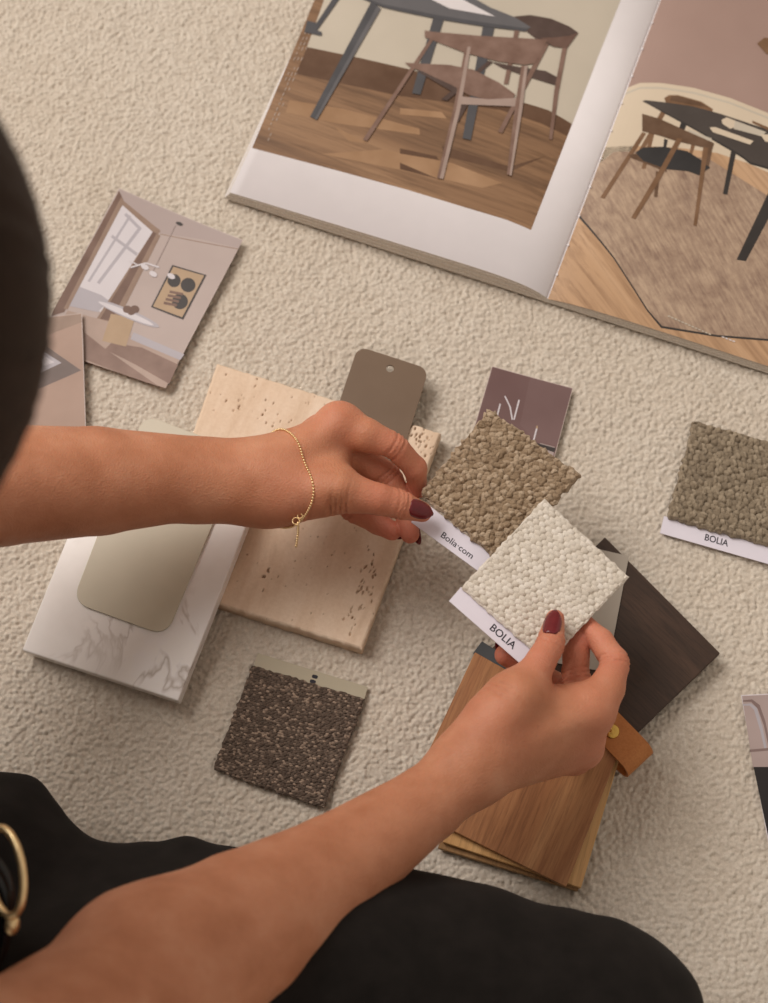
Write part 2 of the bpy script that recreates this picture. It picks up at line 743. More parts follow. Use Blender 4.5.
# second chair
M_CH2 = plain((106, 82, 72), 0.35, 8, 90)
pr.poly(c5([(440, 118), (458, 118), (415, 325), (398, 325)]), M_CHAIR)
pr.poly(c5([(352, 240), (430, 255), (560, 275), (606, 300), (606, 332), (560, 318), (470, 290), (390, 262)]), M_CHAIRD)
pr.poly(c5([(625, 178), (642, 180), (608, 360), (584, 540), (572, 536), (592, 350)]), M_CHAIR)
pr.poly(c5([(556, 160), (576, 163), (520, 270), (392, 514), (376, 508), (490, 290)]), M_CHAIR)
pr.poly(c5([(438, 66), (500, 60), (580, 74), (650, 104), (684, 128), (640, 188), (590, 182), (520, 150), (470, 110)]), M_CHAIRD)
pr.poly(c5([(684, 128), (640, 188), (590, 182), (560, 160), (540, 148), (600, 146), (650, 140)]), M_CH2)
# table top and sheet of paper
pr.poly([(345, -8), (383, 8), (400, 12), (439, 20), (483, 27), (525, 32), (531, 28), (515, 18), (490, 8), (462, -8)], M_TABLE)
pr.poly([(345, -8), (383, 5), (439, 16), (483, 23), (526, 29), (531, 28), (515, 18), (490, 8), (462, -8)], M_TABLE2)
pr.poly(c5([(95, -12), (190, 35), (365, 66), (240, 0), (225, -12)]), M_WHITEP)
pr.poly(c4([(572, 8), (610, 38), (352, 487), (324, 474)]), M_TABLE)
pr.poly(c4([(596, 25), (610, 38), (352, 487), (342, 484)]), M_TABLE2)
# front chair
pr.poly(c5([(340, 235), (356, 240), (180, 390), (158, 384)]), M_CHAIRD)
pr.poly(c5([(225, 400), (260, 405), (225, 470), (205, 465)]), M_CHAIRD)
pr.poly(c5([(60, 270), (210, 330), (225, 370), (90, 290)]), M_CHAIRD)
pr.poly(c5([(18, 243), (60, 246), (190, 252), (280, 270), (380, 320), (442, 365), (430, 387), (340, 388), (260, 366), (200, 330), (80, 275), (40, 262)]), M_CHAIR)
pr.poly(c5([(226, 372), (340, 384), (470, 378), (470, 413), (228, 403)]), M_CHAIRL)
pr.poly([(431, 38), (437, 35), (367, 142), (363, 140)], M_CHAIR)
pr.poly(c5([(95, 120), (130, 125), (300, 140), (480, 150), (566, 156), (520, 246), (480, 252), (380, 240), (250, 206), (170, 175), (95, 146)]), M_CHAIR)
pr.poly(c5([(250, 182), (272, 182), (232, 420), (166, 690), (142, 686), (205, 420)]), M_CHAIRL)
pr.poly(c5([(250, 182), (259, 182), (216, 420), (152, 688), (142, 686), (205, 420)]), M_CHAIR)
pr.poly(c5([(466, 255), (490, 255), (470, 420), (428, 678), (410, 672), (440, 420)]), M_CHAIR)
pr.poly(c5([(478, 255), (490, 255), (470, 420), (428, 678), (420, 675), (456, 420)]), M_CHAIRL)
pr.build('printed_photo', left_block)

pr = Print(PR)
c2 = cr(0.3786, 520, 0)
c6 = cr(0.2318, 590, 60)
M_MAUVE = plain((160, 134, 124), 0.35, 5, 10)
M_CREAMP = plain((206, 190, 168), 0.35, 4, 12)
M_RUGP = NT('printed_rug')
f = M_RUGP.noise(M_RUGP.coords((1, 0.12, 1), -(ang_mag + 0.75)), 500, 4, 0.7)
g = M_RUGP.noise(M_RUGP.coords(), 60, 4, 0.7)
M_RUGP.color(M_RUGP.mix(0.6, M_RUGP.ramp(f, [(0.3, (148, 126, 112)), (0.6, (184, 162, 142))]), M_RUGP.ramp(g, [(0.3, (172, 150, 140)), (0.65, (255, 250, 240))]), 'MULTIPLY'))
M_RUGP.rough(0.4, 0.3)
M_RUGP = M_RUGP.m
M_BLK = plain((56, 52, 50), 0.35, 4, 40)
M_CHB = plain((120, 90, 66), 0.35, 8, 90)
M_CHBD = plain((100, 76, 58), 0.35, 8, 90)
M_SEATB = plain((52, 50, 50), 0.35, 4, 60)
M_SHADOW = plain((120, 100, 90), 0.35, 4, 60)


def uvp(pts):
    return [tuple(PR.hit(*p)) for p in pts]


R1 = W_L * 0.999
vtop = H_PG * 0.995
bl = (0.0008, 0.0004)
# floor covers the whole page, everything else is laid over it
pr.poly_uv([(0.0006, 0.0), (R1, 0.0), (R1, vtop), (0.0006, vtop)], M_FLOOR2)


def clipu(pts):
    return [(max(a, 0.0007), max(b, 0.0003)) for a, b in uvp(pts)]


wtop = clipu([(590, 160), (628, 83), (660, 82), (694, 87), (730, 97), (768, 112), (800, 128)])
pr.poly_uv(clipu([(560, 200), (603, 147), (637, 146), (680, 148), (717, 153), (747, 163), (790, 182), (830, 200)]) + [(R1, 0.36 if vtop > .36 else vtop)] + [(R1, vtop), (0.0007, vtop)], M_CREAMP)
pr.poly_uv(clipu([(622, 86), (640, 83), (660, 83), (694, 88), (730, 98), (768, 113), (830, 140), (900, 175)]) + [(R1, vtop), (0.0007, vtop)], M_MAUVE)
pr.poly_uv(clipu([(618, 93), (640, 89), (660, 89), (694, 94), (730, 104), (768, 119), (830, 146), (830, 144), (768, 117), (730, 102), (694, 92), (660, 87), (640, 87), (618, 90)]), M_WALLP)
pr.poly_uv(clipu([(596, 163), (614, 152), (660, 152), (709, 159), (768, 196), (850, 240), (850, 350), (768, 339), (717, 335), (662, 326), (648, 310), (614, 257), (580, 216)]), M_RUGP)
pr.poly_uv(clipu([(580, 216), (614, 257), (648, 310), (662, 326), (717, 335), (768, 339), (850, 350), (850, 352), (768, 341), (717, 337), (661, 328), (647, 311), (613, 258), (579, 218)]), M_BLK)


def pc6(pts, m):
    pr.poly_uv(clipu(c6(pts)), m)


pc6([(310, 215), (330, 225), (225, 400), (210, 390)], M_CHB)
pc6([(262, 310), (280, 310), (240, 470), (222, 470)], M_CHB)
pc6([(440, 350), (458, 355), (440, 410), (428, 405)], M_CHB)
pc6([(320, 165), (340, 152), (380, 152), (480, 180), (530, 212), (525, 240), (440, 205), (330, 192)], M_CHB)
pc6([(350, 156), (380, 156), (470, 182), (510, 205), (440, 194), (345, 176)], M_CHBD)
pc6([(395, 262), (420, 272), (400, 320), (378, 312)], M_BLK)
pc6([(320, 340), (336, 345), (328, 380), (316, 380)], M_BLK)
pc6([(225, 178), (240, 174), (440, 200), (560, 232), (780, 305), (900, 345), (900, 520), (768, 472), (690, 450), (660, 425), (600, 388), (480, 318), (330, 236)], M_BLK)
pc6([(225, 178), (240, 174), (440, 200), (560, 232), (780, 305), (900, 345), (900, 505), (768, 462), (690, 440), (660, 415), (600, 378), (480, 310), (330, 230)], plain((74, 67, 63), 0.35, 4, 40))
pc6([(608, 395), (630, 400), (592, 582), (573, 578)], M_BLK)
pc6([(768, 575), (820, 590), (672, 868), (632, 862)], M_BLK)
pc6([(515, 292), (540, 290), (705, 350), (690, 366), (530, 312)], M_CREAMP)
pc6([(568, 258), (590, 248), (625, 262), (625, 290), (605, 298), (570, 275)], M_CREAMP)
pc6([(625, 262), (760, 312), (740, 330), (620, 298)], M_WALLP)
pc6([(735, 322), (800, 322), (800, 362), (755, 352)], M_CREAMP)
pc6([(700, 262), (780, 296), (780, 310), (700, 272)], M_CHB)
pc6([(225, 312), (242, 318), (62, 600), (44, 594)], M_CHB)
pc6([(285, 480), (302, 485), (290, 592), (276, 590)], M_CHBD)
pc6([(165, 410), (195, 405), (330, 462), (330, 484), (180, 425)], M_CHBD)
pc6([(195, 400), (230, 378), (320, 375), (420, 395), (475, 430), (518, 465), (470, 498), (420, 480), (330, 472), (230, 437)], M_SEATB)
pc6([(490, 362), (512, 366), (488, 530), (460, 718), (446, 714), (470, 530)], M_CHB)
pc6([(512, 366), (530, 370), (512, 460), (500, 455)], M_CHBD)
pc6([(420, 298), (525, 340), (525, 365), (440, 330)], M_WALLP)
pc6([(225, 233), (300, 255), (400, 300), (535, 360), (528, 382), (480, 376), (370, 350), (300, 327), (225, 308)], M_CHBD)
pc6([(376, 338), (398, 342), (300, 520), (195, 688), (178, 680), (285, 500)], M_CHB)
pr.poly_uv(clipu([(757, 44), (764, 38), (790, 40), (790, 60), (766, 54)]), M_CHB)
for j in range(13):
    a = np.array([668.0, 315.5]) + np.array([44.0, 19.5]) * j / 13
    pr.poly_uv(clipu([a, a + [2.4, 1.0], a + [1.9, 2.0], a + [-0.5, 1.0]]), M_WALLP)
for j in range(4):
    a = np.array([722.0, 336.5]) + np.array([14.0, 5.5]) * j / 4
    pr.poly_uv(clipu([a, a + [2.4, 1.0], a + [2.0, 2.0], a + [-0.4, 1.0]]), M_WHITEP)
pr.build('printed_photo', right_block)

# sewn binding stitches along the fold
for t in np.linspace(0.02, 0.245, 10):
    p = G0 + EV * t + EU * 0.0006
    bm = bmesh.new()
    bmesh.ops.create_uvsphere(bm, u_segments=8, v_segments=6, radius=0.0009,
                              matrix=Matrix.Translation((p[0], p[1], 0.0049)) @ Matrix.Rotation(math.atan2(EV[1], EV[0]), 4, 'Z') @ Matrix.Diagonal((1.2, 1, .6, 1)))
    from_bm('binding_stitch', bm, PAPER, mag, True)


# loose photo cards -----------------------------------------------------
def card(name, corners, z, lift, label, paper, group='loose photo cards on the rug'):
    """corners TL TR BR BL in pixels of the resting plane"""
    w = [P(a, b, z) for a, b in corners]
    o = np.array([*w[3][:2], 0.0])
    eu = nrm((w[2] - w[3]) * [1, 1, 0])
    ev = np.array([-eu[1], eu[0], 0])
    length = np.linalg.norm(w[2] - w[3])

    def zf(u, v=0):
        t = np.clip(np.asarray(u, float) / length, -0.2, 1.3)
        return z + lift * (t - 0.25) ** 2 * 1.4
    pg = Page(o, eu, ev, zf)
    root = thing(name, (*np.mean(w, 0)[:2], 0.0), label, 'photo card', group)
    return pg, root


def card_sheet(pg, pts, root, paper, thick=0.0004):
    uv = [pg.hit(*p) for p in pts]
    n_ = 14
    V, F = [], []
    for k in range(2):
        for j in (0, 1):
            for i in range(n_ + 1):
                t = i / n_
                a = uv[3] * (1 - t) + uv[2] * t if j == 0 else uv[0] * (1 - t) + uv[1] * t
                V.append(pg.world(a[0], a[1], -thick * k))
    m = n_ + 1
    for i in range(n_):
        F.append((i, i + 1, m + i + 1, m + i))
        F.append((2 * m + i, 3 * m + i, 3 * m + i + 1, 2 * m + i + 1))
        F.append((i, 2 * m + i, 2 * m + i + 1, i + 1))
        F.append((m + i, m + i + 1, 3 * m + i + 1, 3 * m + i))
    F.append((0, m, 3 * m, 2 * m))
    F.append((m - 1, 2 * m + m - 1, 3 * m + m - 1, 2 * m - 1))
    bm = bmesh.new()
    bv = [bm.verts.new(p) for p in V]
    for f in F:
        bm.faces.new([bv[i] for i in f])
    return from_bm('paper', bm, paper, root)


CARDP = plain((190, 176, 170), 0.4, 3, 40, 'card_paper')
# interior photo card
q = [(119, 188), (243, 240), (165, 388), (45, 326)]
pg, rt = card('photo_card', q, 0.0012, 0.004, 'interior photo card showing a bright window and framed abstract print, on rug left of magazine', CARDP)
sh = card_sheet(pg, q, rt, CARDP)
pr = Print(pg)
c3 = cr(0.3385, 0, 170)
c8 = cr(0.2193, 100, 180)
M_LIL = plain((176, 160, 154), 0.4, 4, 20)
M_LIL2 = plain((168, 152, 148), 0.4, 3, 20)
M_BRN = plain((112, 86, 74), 0.4, 8, 60)
M_BRN2 = plain((142, 118, 102), 0.4, 6, 60)
M_WIN = plain((206, 200, 204), 0.4, 3, 30)
M_WIN2 = plain((172, 166, 172), 0.4, 3, 30)
M_BEI = plain((172, 146, 118), 0.4, 4, 60)
M_DK = plain((58, 52, 50), 0.4, 3, 60)
M_FLP = plain((132, 106, 94), 0.4, 10, 50)
M_FLP2 = plain((168, 146, 134), 0.4, 6, 50)
pr.poly([(119.5, 189), (242.5, 240.5), (164.5, 387), (46, 326)], M_LIL)
pr.poly([(119.5, 189), (242.5, 240.5), (238, 248), (200, 239), (159, 233), (123, 200)], M_LIL2)
pr.line((160, 234), (238, 249), 0.8, M_BRN2)
pr.poly(c3([(346, 62), (366, 92), (475, 180), (462, 196), (440, 186), (358, 110)]), M_BRN2)
pr.poly(c3([(362, 104), (452, 184), (336, 400), (300, 420), (220, 400), (235, 345)]), M_WIN)
for a, b, w in (((415, 170), (290, 335), 3.2), ((385, 135), (262, 330), 2.4), ((330, 195), (405, 250), 3), ((370, 130), (415, 175), 3)):
    pr.line(*c3([a, b]), w, M_WIN2)
pr.poly(c3([(235, 345), (300, 370), (320, 385), (290, 420), (195, 400)]), M_WIN2)
pr.poly(c3([(352, 62), (366, 92), (190, 420), (150, 432), (160, 410)]), M_BRN)
pr.poly(c3([(358, 80), (366, 92), (200, 412), (188, 410)]), M_BRN2)
pr.poly(c3([(452, 182), (474, 194), (345, 452), (285, 440)]), M_BRN2)
pr.poly(c3([(452, 182), (462, 188), (328, 446), (296, 440)]), M_BRN)
pr.poly(c3([(200, 415), (330, 450), (400, 500), (530, 560), (490, 645), (250, 565), (140, 520)]), M_FLP2)
pr.poly(c3([(330, 510), (420, 525), (526, 575), (500, 632), (400, 575), (310, 530)]), M_FLP)
pr.poly(c3([(250, 480), (300, 520), (470, 640), (380, 610), (250, 560)]), M_FLP)
pr.poly(c3([(395, 480), (545, 545), (532, 562), (385, 500)]), M_WIN2)
pr.poly(c3([(328, 425), (398, 440), (372, 522), (302, 505)]), M_BEI)
pr.disc(c3([(378, 425)])[0], 34, 4.6, 0.40, M_WIN2)
pr.disc(c3([(372, 424)])[0], 30, 2.8, 0.40, M_WIN)
for cx, cy, r in ((376, 412, 4.4), (398, 412, 4.6), (388, 420, 3.8)):
    pr.disc(c3([(cx, cy)])[0], r, r * .85, 0, M_BRN)
pr.poly(c8([(330, 388), (485, 434), (379, 637), (233, 580)]), M_DK)
pr.poly(c8([(335, 396), (475, 437), (375, 627), (242, 577)]), M_BEI)
pr.disc(c8([(338, 460)])[0], 6.6, 6.6, 0, M_DK)
pr.disc(c8([(402, 480)])[0], 7.4, 7.2, 0, M_DK)
pr.disc(c8([(365, 555)])[0], 8.0, 7.8, 0, M_DK)
for k in range(4):
    pr.line(*c8([(318 - 9 * k, 510 + 17 * k), (378 - 9 * k, 522 + 17 * k)]), 2.6, M_BRN)
pr.disc(c8([(362, 200)])[0], 3.6, 1.6, 0.3, M_DK)
pr.line(*c8([(345, 205), (240, 420)]), 0.6, M_LIL2)
for a, b, w in (((140, 400), (210, 380), 1.6), ((210, 380), (270, 400), 1.6), ((135, 370), (175, 390), 1.2)):
    pr.line(*c8([a, b]), w, M_WIN)
for p_ in ((205, 398), (243, 430), (325, 440)):
    pr.disc(c8([p_])[0], 4.2, 2.6, 0.5, M_WIN)
pr.build('printed_photo', sh)

# second card, half under the hair
q = [(2, 322), (82, 313), (86, 432), (6, 440)]
pg, rt = card('photo_card', q, 0.0034, 0.0015, 'brownish photo card overlapping the interior card, half behind the dark hair', CARDP)
sh = card_sheet(pg, q, rt, CARDP)
pr = Print(pg)
M_RB = plain((160, 132, 116), 0.4, 6, 25)
pr.poly([(2, 322), (81.3, 313.5), (85.3, 431), (6, 440)], M_RB)
pr.poly([(2, 323), (81, 314), (82, 322), (40, 338), (2, 342)], M_BRN2)
pr.poly(c3([(90, 500), (130, 516), (240, 592), (130, 640), (70, 660)]), plain((104, 88, 82), 0.4, 5, 40))
pr.poly(c3([(100, 525), (128, 536), (182, 570), (120, 598), (80, 600)]), M_WIN2)
pr.poly(c3([(110, 545), (128, 548), (160, 568), (120, 582)]), M_WIN)
pr.build('printed_photo', sh)

# small mauve card with candles
q = [(492, 366), (573, 388), (549, 478), (466, 455)]
pg, rt = card('photo_card', q, 0.0012, 0.001, 'small mauve photo card with white candles, partly under the taupe bouclé swatch', CARDP)
sh = card_sheet(pg, q, rt, plain((196, 180, 172), 0.4, 3, 40, 'card_paper'))
pr = Print(pg)
c6b = cr(0.3255, 400, 340)
pr.poly([(492.5, 366.8), (572.3, 388.5), (548.6, 477), (466.8, 454.6)], plain((112, 86, 84), 0.4, 8, 14))
pr.poly([(530, 378), (572.3, 388.5), (557, 446), (535, 440), (520, 425)], plain((117, 92, 90), 0.4, 7, 14))
pr.poly([(540, 443), (555, 447), (552, 462), (536, 458)], M_LIL2)
pr.poly(c6b([(415, 315), (478, 332), (474, 345), (412, 326)]), M_DK)
for a, b, w in (((322, 172), (338, 205), 1.4), ((338, 205), (345, 245), 1.5), ((366, 184), (350, 245), 1.6), ((308, 196), (298, 235), 1.5), ((420, 272), (408, 318), 1.6)):
    pr.line(*c6b([a, b]), w, M_WIN)
pr.disc(c6b([(421, 268)])[0], 1.0, 1.6, 0, M_BEI)
pr.build('printed_photo', sh)

# card at the right border
q = [(741, 695), (853, 689), (880, 846), (768.5, 844)]
pg, rt = card('photo_card', q, 0.0012, 0.001, 'photo card of pale wall panelling above a black area, cut off by right edge', CARDP)
sh = card_sheet(pg, q, rt, plain((214, 206, 208), 0.4, 3, 40, 'card_paper'))
pr = Print(pg)
M_PAN = plain((168, 150, 146), 0.4, 4, 30)
pr.poly([(742, 696), (852, 690), (866, 766), (753, 767)], M_PAN)
c9 = cr(0.1894, 700, 670)
pr.poly(c9([(225, 180), (270, 176), (300, 200), (330, 300), (352, 410), (340, 415), (318, 320), (285, 210), (262, 188), (226, 188)]), M_WIN2)
pr.poly(c9([(225, 160), (275, 155), (315, 185), (345, 270), (372, 400), (362, 405), (336, 290), (305, 205), (270, 168), (226, 168)]), plain((128, 108, 104), 0.4, 4, 30))
pr.poly(c9([(262, 420), (380, 410), (380, 424), (264, 434)]), plain((128, 108, 104), 0.4, 4, 30))
pr.poly([(753.5, 767), (866, 766), (879, 843), (769.5, 843)], plain((42, 38, 38), 0.4, 3, 60))
pr.build('printed_photo', sh)

# ================================================================== TILES AND PLATES
# travertine ---------------------------------------------------------
n = NT('travertine')
ang_t = math.atan2(*(P(440, 432)[:2] - P(362, 650)[:2])[::-1])
v = n.coords((1.0, 0.22, 1), -(ang_t - math.pi / 2))
f = n.noise(v, 55, 5, 0.6, 0.6)
base = n.ramp(f, [(0.28, (214, 189, 164)), (0.5, (228, 205, 182)), (0.75, (237, 218, 198))])
g = n.noise(n.coords(), 500, 4, 0.6)
at = n.n('ShaderNodeAttribute', attribute_name='yarn_and_shade')
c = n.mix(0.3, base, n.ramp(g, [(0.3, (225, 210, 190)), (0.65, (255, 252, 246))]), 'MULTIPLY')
n.color(n.mix(at.outputs['Fac'], c, (150, 118, 88)))  # shade of the pits put into the colour, browner with depth
n.rough(0.75, 0.25)
n.bump(g, 0.2, 0.0005)
TRAV = n.m
ZT = 0.0112
tc = [P(142, 580, ZT), P(362, 649, ZT), P(441, 433, ZT), P(217, 363, ZT)]
at_, nn, LW, LH = quad_frame(tc)
pits = []
prng = np.random.default_rng(3)


def add_pits(cnt, cu, cv, su, sv, r0, r1):
    for _ in range(cnt):
        pits.append((cu + prng.normal() * su, cv + prng.normal() * sv, prng.uniform(r0, r1), prng.uniform(0.3, 0.8), prng.uniform(0.7, 2.4), prng.uniform(-0.35, 0.35)))


add_pits(34, 0.18, 0.86, 0.10, 0.04, 0.0003, 0.0009)
add_pits(16, 0.30, 0.95, 0.2, 0.02, 0.0003, 0.0008)
add_pits(40, 0.91, 0.24, 0.025, 0.11, 0.0005, 0.0013)
add_pits(36, 0.94, 0.94, 0.04, 0.04, 0.0005, 0.0011)
add_pits(60, 0.55, 0.35, 0.2, 0.22, 0.0003, 0.0006)
add_pits(7, 0.50, 0.35, 0.12, 0.16, 0.0006, 0.0011)
add_pits(60, 0.5, 0.5, 0.3, 0.3, 0.0002, 0.0005)


def trav_depth(U, V):
    x, y = U * LW, V * LH
    dp = np.zeros_like(x)
    wob = 0.0005 * (vnoise(x * 1400, y * 1400) - 0.5)
    for (cu, cv, r, asp, dep, rot) in pits:
        dx, dy = x - cu * LW, y - cv * LH
        ca, sa = math.cos(rot), math.sin(rot)
        a = (dx * ca + dy * sa) / (r * asp)
        b = (-dx * sa + dy * ca) / (r * 1.35)
        m = np.abs(dx) + np.abs(dy) < 0.008
        q = np.sqrt(a * a + b * b) + wob / r
        dp = np.where(m, np.maximum(dp, dep * 0.001 * np.clip(1.5 - 1.2 * q, 0, 1)), dp)
    return dp


def trav_surf(U, V):
    b = at_(U, V)
    e = np.minimum(np.minimum(U, 1 - U) * LW, np.minimum(V, 1 - V) * LH)
    chip = np.clip(0.0012 - e, 0, 1) * (0.4 + 1.2 * vnoise(U * LW * 500, V * LH * 500))
    off = np.where(e < 1e-6, 1.0, 0.0)
    x, y = U * LW, V * LH
    jag = 0.0005 * (vnoise(x * 300 + 5, y * 300) - 0.5) * off
    dirs = b - b.mean(0)
    dirs = dirs / np.maximum(np.linalg.norm(dirs, axis=1, keepdims=True), 1e-6)
    b2 = b + dirs * jag[:, None]
    return b2 - nn * (trav_depth(U, V) + chip)[:, None], b2, nn


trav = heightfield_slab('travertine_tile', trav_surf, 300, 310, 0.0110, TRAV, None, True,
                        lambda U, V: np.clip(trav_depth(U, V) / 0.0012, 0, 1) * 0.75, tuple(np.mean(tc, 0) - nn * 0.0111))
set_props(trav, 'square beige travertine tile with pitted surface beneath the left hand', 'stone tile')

# marble ---------------------------------------------------------------
n = NT('veined_marble')
v = n.coords()
f = n.noise(v, 9, 5, 0.55, 1.0)
vein = n.n('ShaderNodeMath', operation='SUBTRACT')
n.l(f, vein.inputs[0]); vein.inputs[1].default_value = 0.515
ab = n.n('ShaderNodeMath', operation='ABSOLUTE'); n.l(vein.outputs[0], ab.inputs[0])
line_ = n.ramp(ab.outputs[0], [(0.0, (186, 174, 164)), (0.005, (208, 199, 193)), (0.018, (238, 233, 231))])
mask = n.ramp(n.noise(v, 9, 2), [(0.50, (0, 0, 0)), (0.64, (255, 255, 255))])
sep = n.n('ShaderNodeSeparateColor'); n.l(mask, sep.inputs[0])
wht = n.ramp(n.noise(v, 30, 4), [(0.3, (232, 226, 221)), (0.7, (243, 238, 234))])
n.color(n.mix(sep.outputs[0], wht, n.mix(1.0, wht, line_, 'DARKEN')))
n.rough(0.28, 0.5)
MARB = n.m
MT = 0.0105
mb = [P(22, 650, 0.0118), P(178, 701, 0.0158), P(258, 496, 0.0265), P(104, 446, 0.0222)]
mar = slab_from_outline('marble_tile', mb, MT, MARB, None, 0.0009, tuple(np.mean(mb, 0) - np.array([0, 0, MT])))
set_props(mar, 'white marble tile with thin grey veins, leaning on the travertine tile at left', 'stone tile')


def plane_z(a, b, c):
    nn_ = np.cross(b - a, c - a)
    return lambda p: a[2] - (nn_[0] * (p[0] - a[0]) + nn_[1] * (p[1] - a[1])) / nn_[2]


mz = plane_z(mb[0], mb[1], mb[2])


def on_plane(u, v, zf, off):
    z = 0.02
    for _ in range(10):
        z = zf(P(u, v, z)) + off
    return P(u, v, z)


OLIVE = plain((200, 191, 171), 0.42, 3, 30, 'olive_lacquer', 0.45)
oc = [on_plane(*p, mz, 0.0017) for p in ((72, 602), (166, 636), (243, 452), (144, 414))]
plate = slab_from_outline('metal_sample', rounded_outline(oc, 0.0105), 0.0014, OLIVE, None, 0.0003, tuple(np.mean(oc, 0) - np.array([0, 0, 0.0014])), 1)
set_props(plate, 'pale olive lacquered metal plate with rounded corners lying on the marble tile', 'metal sample', 'lacquered metal sample plates')

TAUPE = plain((112, 91, 72), 0.38, 3, 30, 'taupe_lacquer', 0.45)
tzc = [(358, 346), (429, 369), (391, 489), (318, 466)]
zt2 = ZT + 0.0015
tw = [P(*p, zt2) for p in tzc]
hc = P(390, 368.5, zt2)
hole = [hc + 0.0026 * np.array([math.cos(t), math.sin(t), 0]) for t in np.linspace(0, 2 * math.pi, 20, endpoint=False)]
plate2 = slab_from_outline('metal_sample', rounded_outline(tw, 0.0075), 0.0014, TAUPE, None, 0, tuple(np.mean(tw, 0) - np.array([0, 0, 0.0014])), 1, np.array([0, 0, 1.0]), hole)
set_props(plate2, 'dark taupe metal plate with a punched hole, on the top edge of travertine tile', 'metal sample', 'lacquered metal sample plates')

# ================================================================== WOOD SAMPLES AND STRAP
def board(corners, zs, thick, mat, label, name='veneer_sample'):
    w = [P(a, b, z) for (a, b), z in zip(corners, zs)]
    o = slab_from_outline(name, w, thick, mat, None, 0.0004, tuple(np.mean(w, 0) - np.array([0, 0, thick])), 1)
    set_props(o, label, 'wood sample', 'wood veneer samples bound by the strap')
    return w


def pang(a, b):
    d = P(*b) - P(*a)
    return math.atan2(d[1], d[0]) - math.pi / 2


OAK = wood('oak_veneer', (186, 138, 84), (206, 160, 104), (218, 176, 122), pang((441, 843), (487, 680)), 0.5, fine=200, broad=40)
OAK2 = wood('smoked_oak_veneer', (140, 104, 66), (158, 120, 78), (170, 134, 92), pang((441, 843), (487, 680)), 0.5, fine=200, broad=40)
WAL = wood('walnut_veneer', (118, 72, 42), (164, 112, 72), (196, 146, 100), pang((403, 806), (474, 650)), 0.48, fine=200, broad=50)
WENGE = wood('dark_oak_veneer', (50, 35, 26), (63, 45, 34), (80, 58, 45), pang((720, 653), (605, 537)), 0.45, fine=240, broad=50)
SLATE = plain((70, 72, 74), 0.5, 4, 60, 'slate_veneer')
board([(438, 848), (578, 891), (622, 742), (484, 686)], [0.0042] * 4, 0.0040, OAK2, 'smoked oak veneer board at the bottom of the fanned wood samples')
board([(443, 842), (581, 888), (625, 740), (489, 683)], [0.0084] * 4, 0.0040, OAK, 'light oak veneer board showing beneath the walnut one, bottom right')
DB = board([(605, 537), (720, 653), (607, 762), (490, 650)], [0.0040, 0.0105, 0.0126, 0.0075], 0.0038, WENGE, 'dark brown stained oak board fanned out to the right of right hand')
board([(482, 641), (560, 690), (520, 730), (473, 653)], [0.0122, 0.0140, 0.0140, 0.0122], 0.0012, SLATE, 'dark slate grey sample tip poking out above the walnut board')
board([(403, 806), (566, 887), (625, 737), (475, 652)], [0.0128, 0.0128, 0.0176, 0.0172], 0.0040, WAL, 'walnut veneer board on top of the fanned wood samples under right wrist')

n = NT('tan_leather')
f = n.noise(n.coords(), 700, 4)
n.color(n.mix(0.5, n.ramp(n.noise(n.coords(), 40, 3), [(0.3, (178, 112, 58)), (0.7, (196, 130, 74))]), n.ramp(f, [(0.3, (226, 210, 196)), (0.6, (255, 255, 255))]), 'MULTIPLY'))
n.rough(0.5, 0.35)
n.bump(f, 0.3, 0.0004)
LEATH = n.m
zs_ = 0.0205
s0 = P(562, 690, zs_)
s_end = P(646, 763, zs_)
sd = nrm((P(655, 750, zs_) - P(618, 712, zs_)) * [1, 1, 0])
sw = np.array([-sd[1], sd[0], 0]) * -1  # towards image bottom-left
wv = P(636, 778, zs_) - P(655, 750, zs_)
WID = np.linalg.norm(wv)
wdir = nrm(wv - (wv @ sd) * sd)
e0 = P(655, 750, zs_)
strap = thing('leather_strap', (e0[0], e0[1], 0.0), 'tan leather strap loop with brass rivet binding the wood samples by right hand', 'strap')
prof = [(-0.062, 0.0208), (-0.05, 0.0206), (-0.035, 0.0206), (-0.022, 0.0207), (-0.012, 0.0208)]
for t in np.linspace(0.5 * math.pi, -0.5 * math.pi, 12):
    prof.append((-0.0085 + 0.0085 * math.cos(t), 0.0113 + 0.0095 * math.sin(t)))
prof += [(-0.012, 0.0018), (-0.017, 0.0018)]


def strip(profile, org, d, w, width, thick, mat, name, parent, skew=0.0):
    pts = np.array(profile)
    tan = np.gradient(pts, axis=0)
    tan /= np.linalg.norm(tan, axis=1, keepdims=True)
    nor = np.stack([-tan[:, 1], tan[:, 0]], 1)
    bm = bmesh.new()
    rows = []
    for i in range(len(pts)):
        r = []
        for (wi, side) in ((0, 0), (1, 0), (1, 1), (0, 1)):
            s, z = pts[i] - nor[i] * thick * side * -1
            p = org + d * s + w * width * wi + d * skew * wi
            r.append(bm.verts.new((p[0], p[1], z)))
        rows.append(r)
    for i in range(len(rows) - 1):
        for k in range(4):
            bm.faces.new((rows[i][k], rows[i][(k + 1) % 4], rows[i + 1][(k + 1) % 4], rows[i + 1][k]))
    bm.faces.new(rows[0])
    bm.faces.new(rows[-1][::-1])
    return from_bm(name, bm, mat, parent, False)


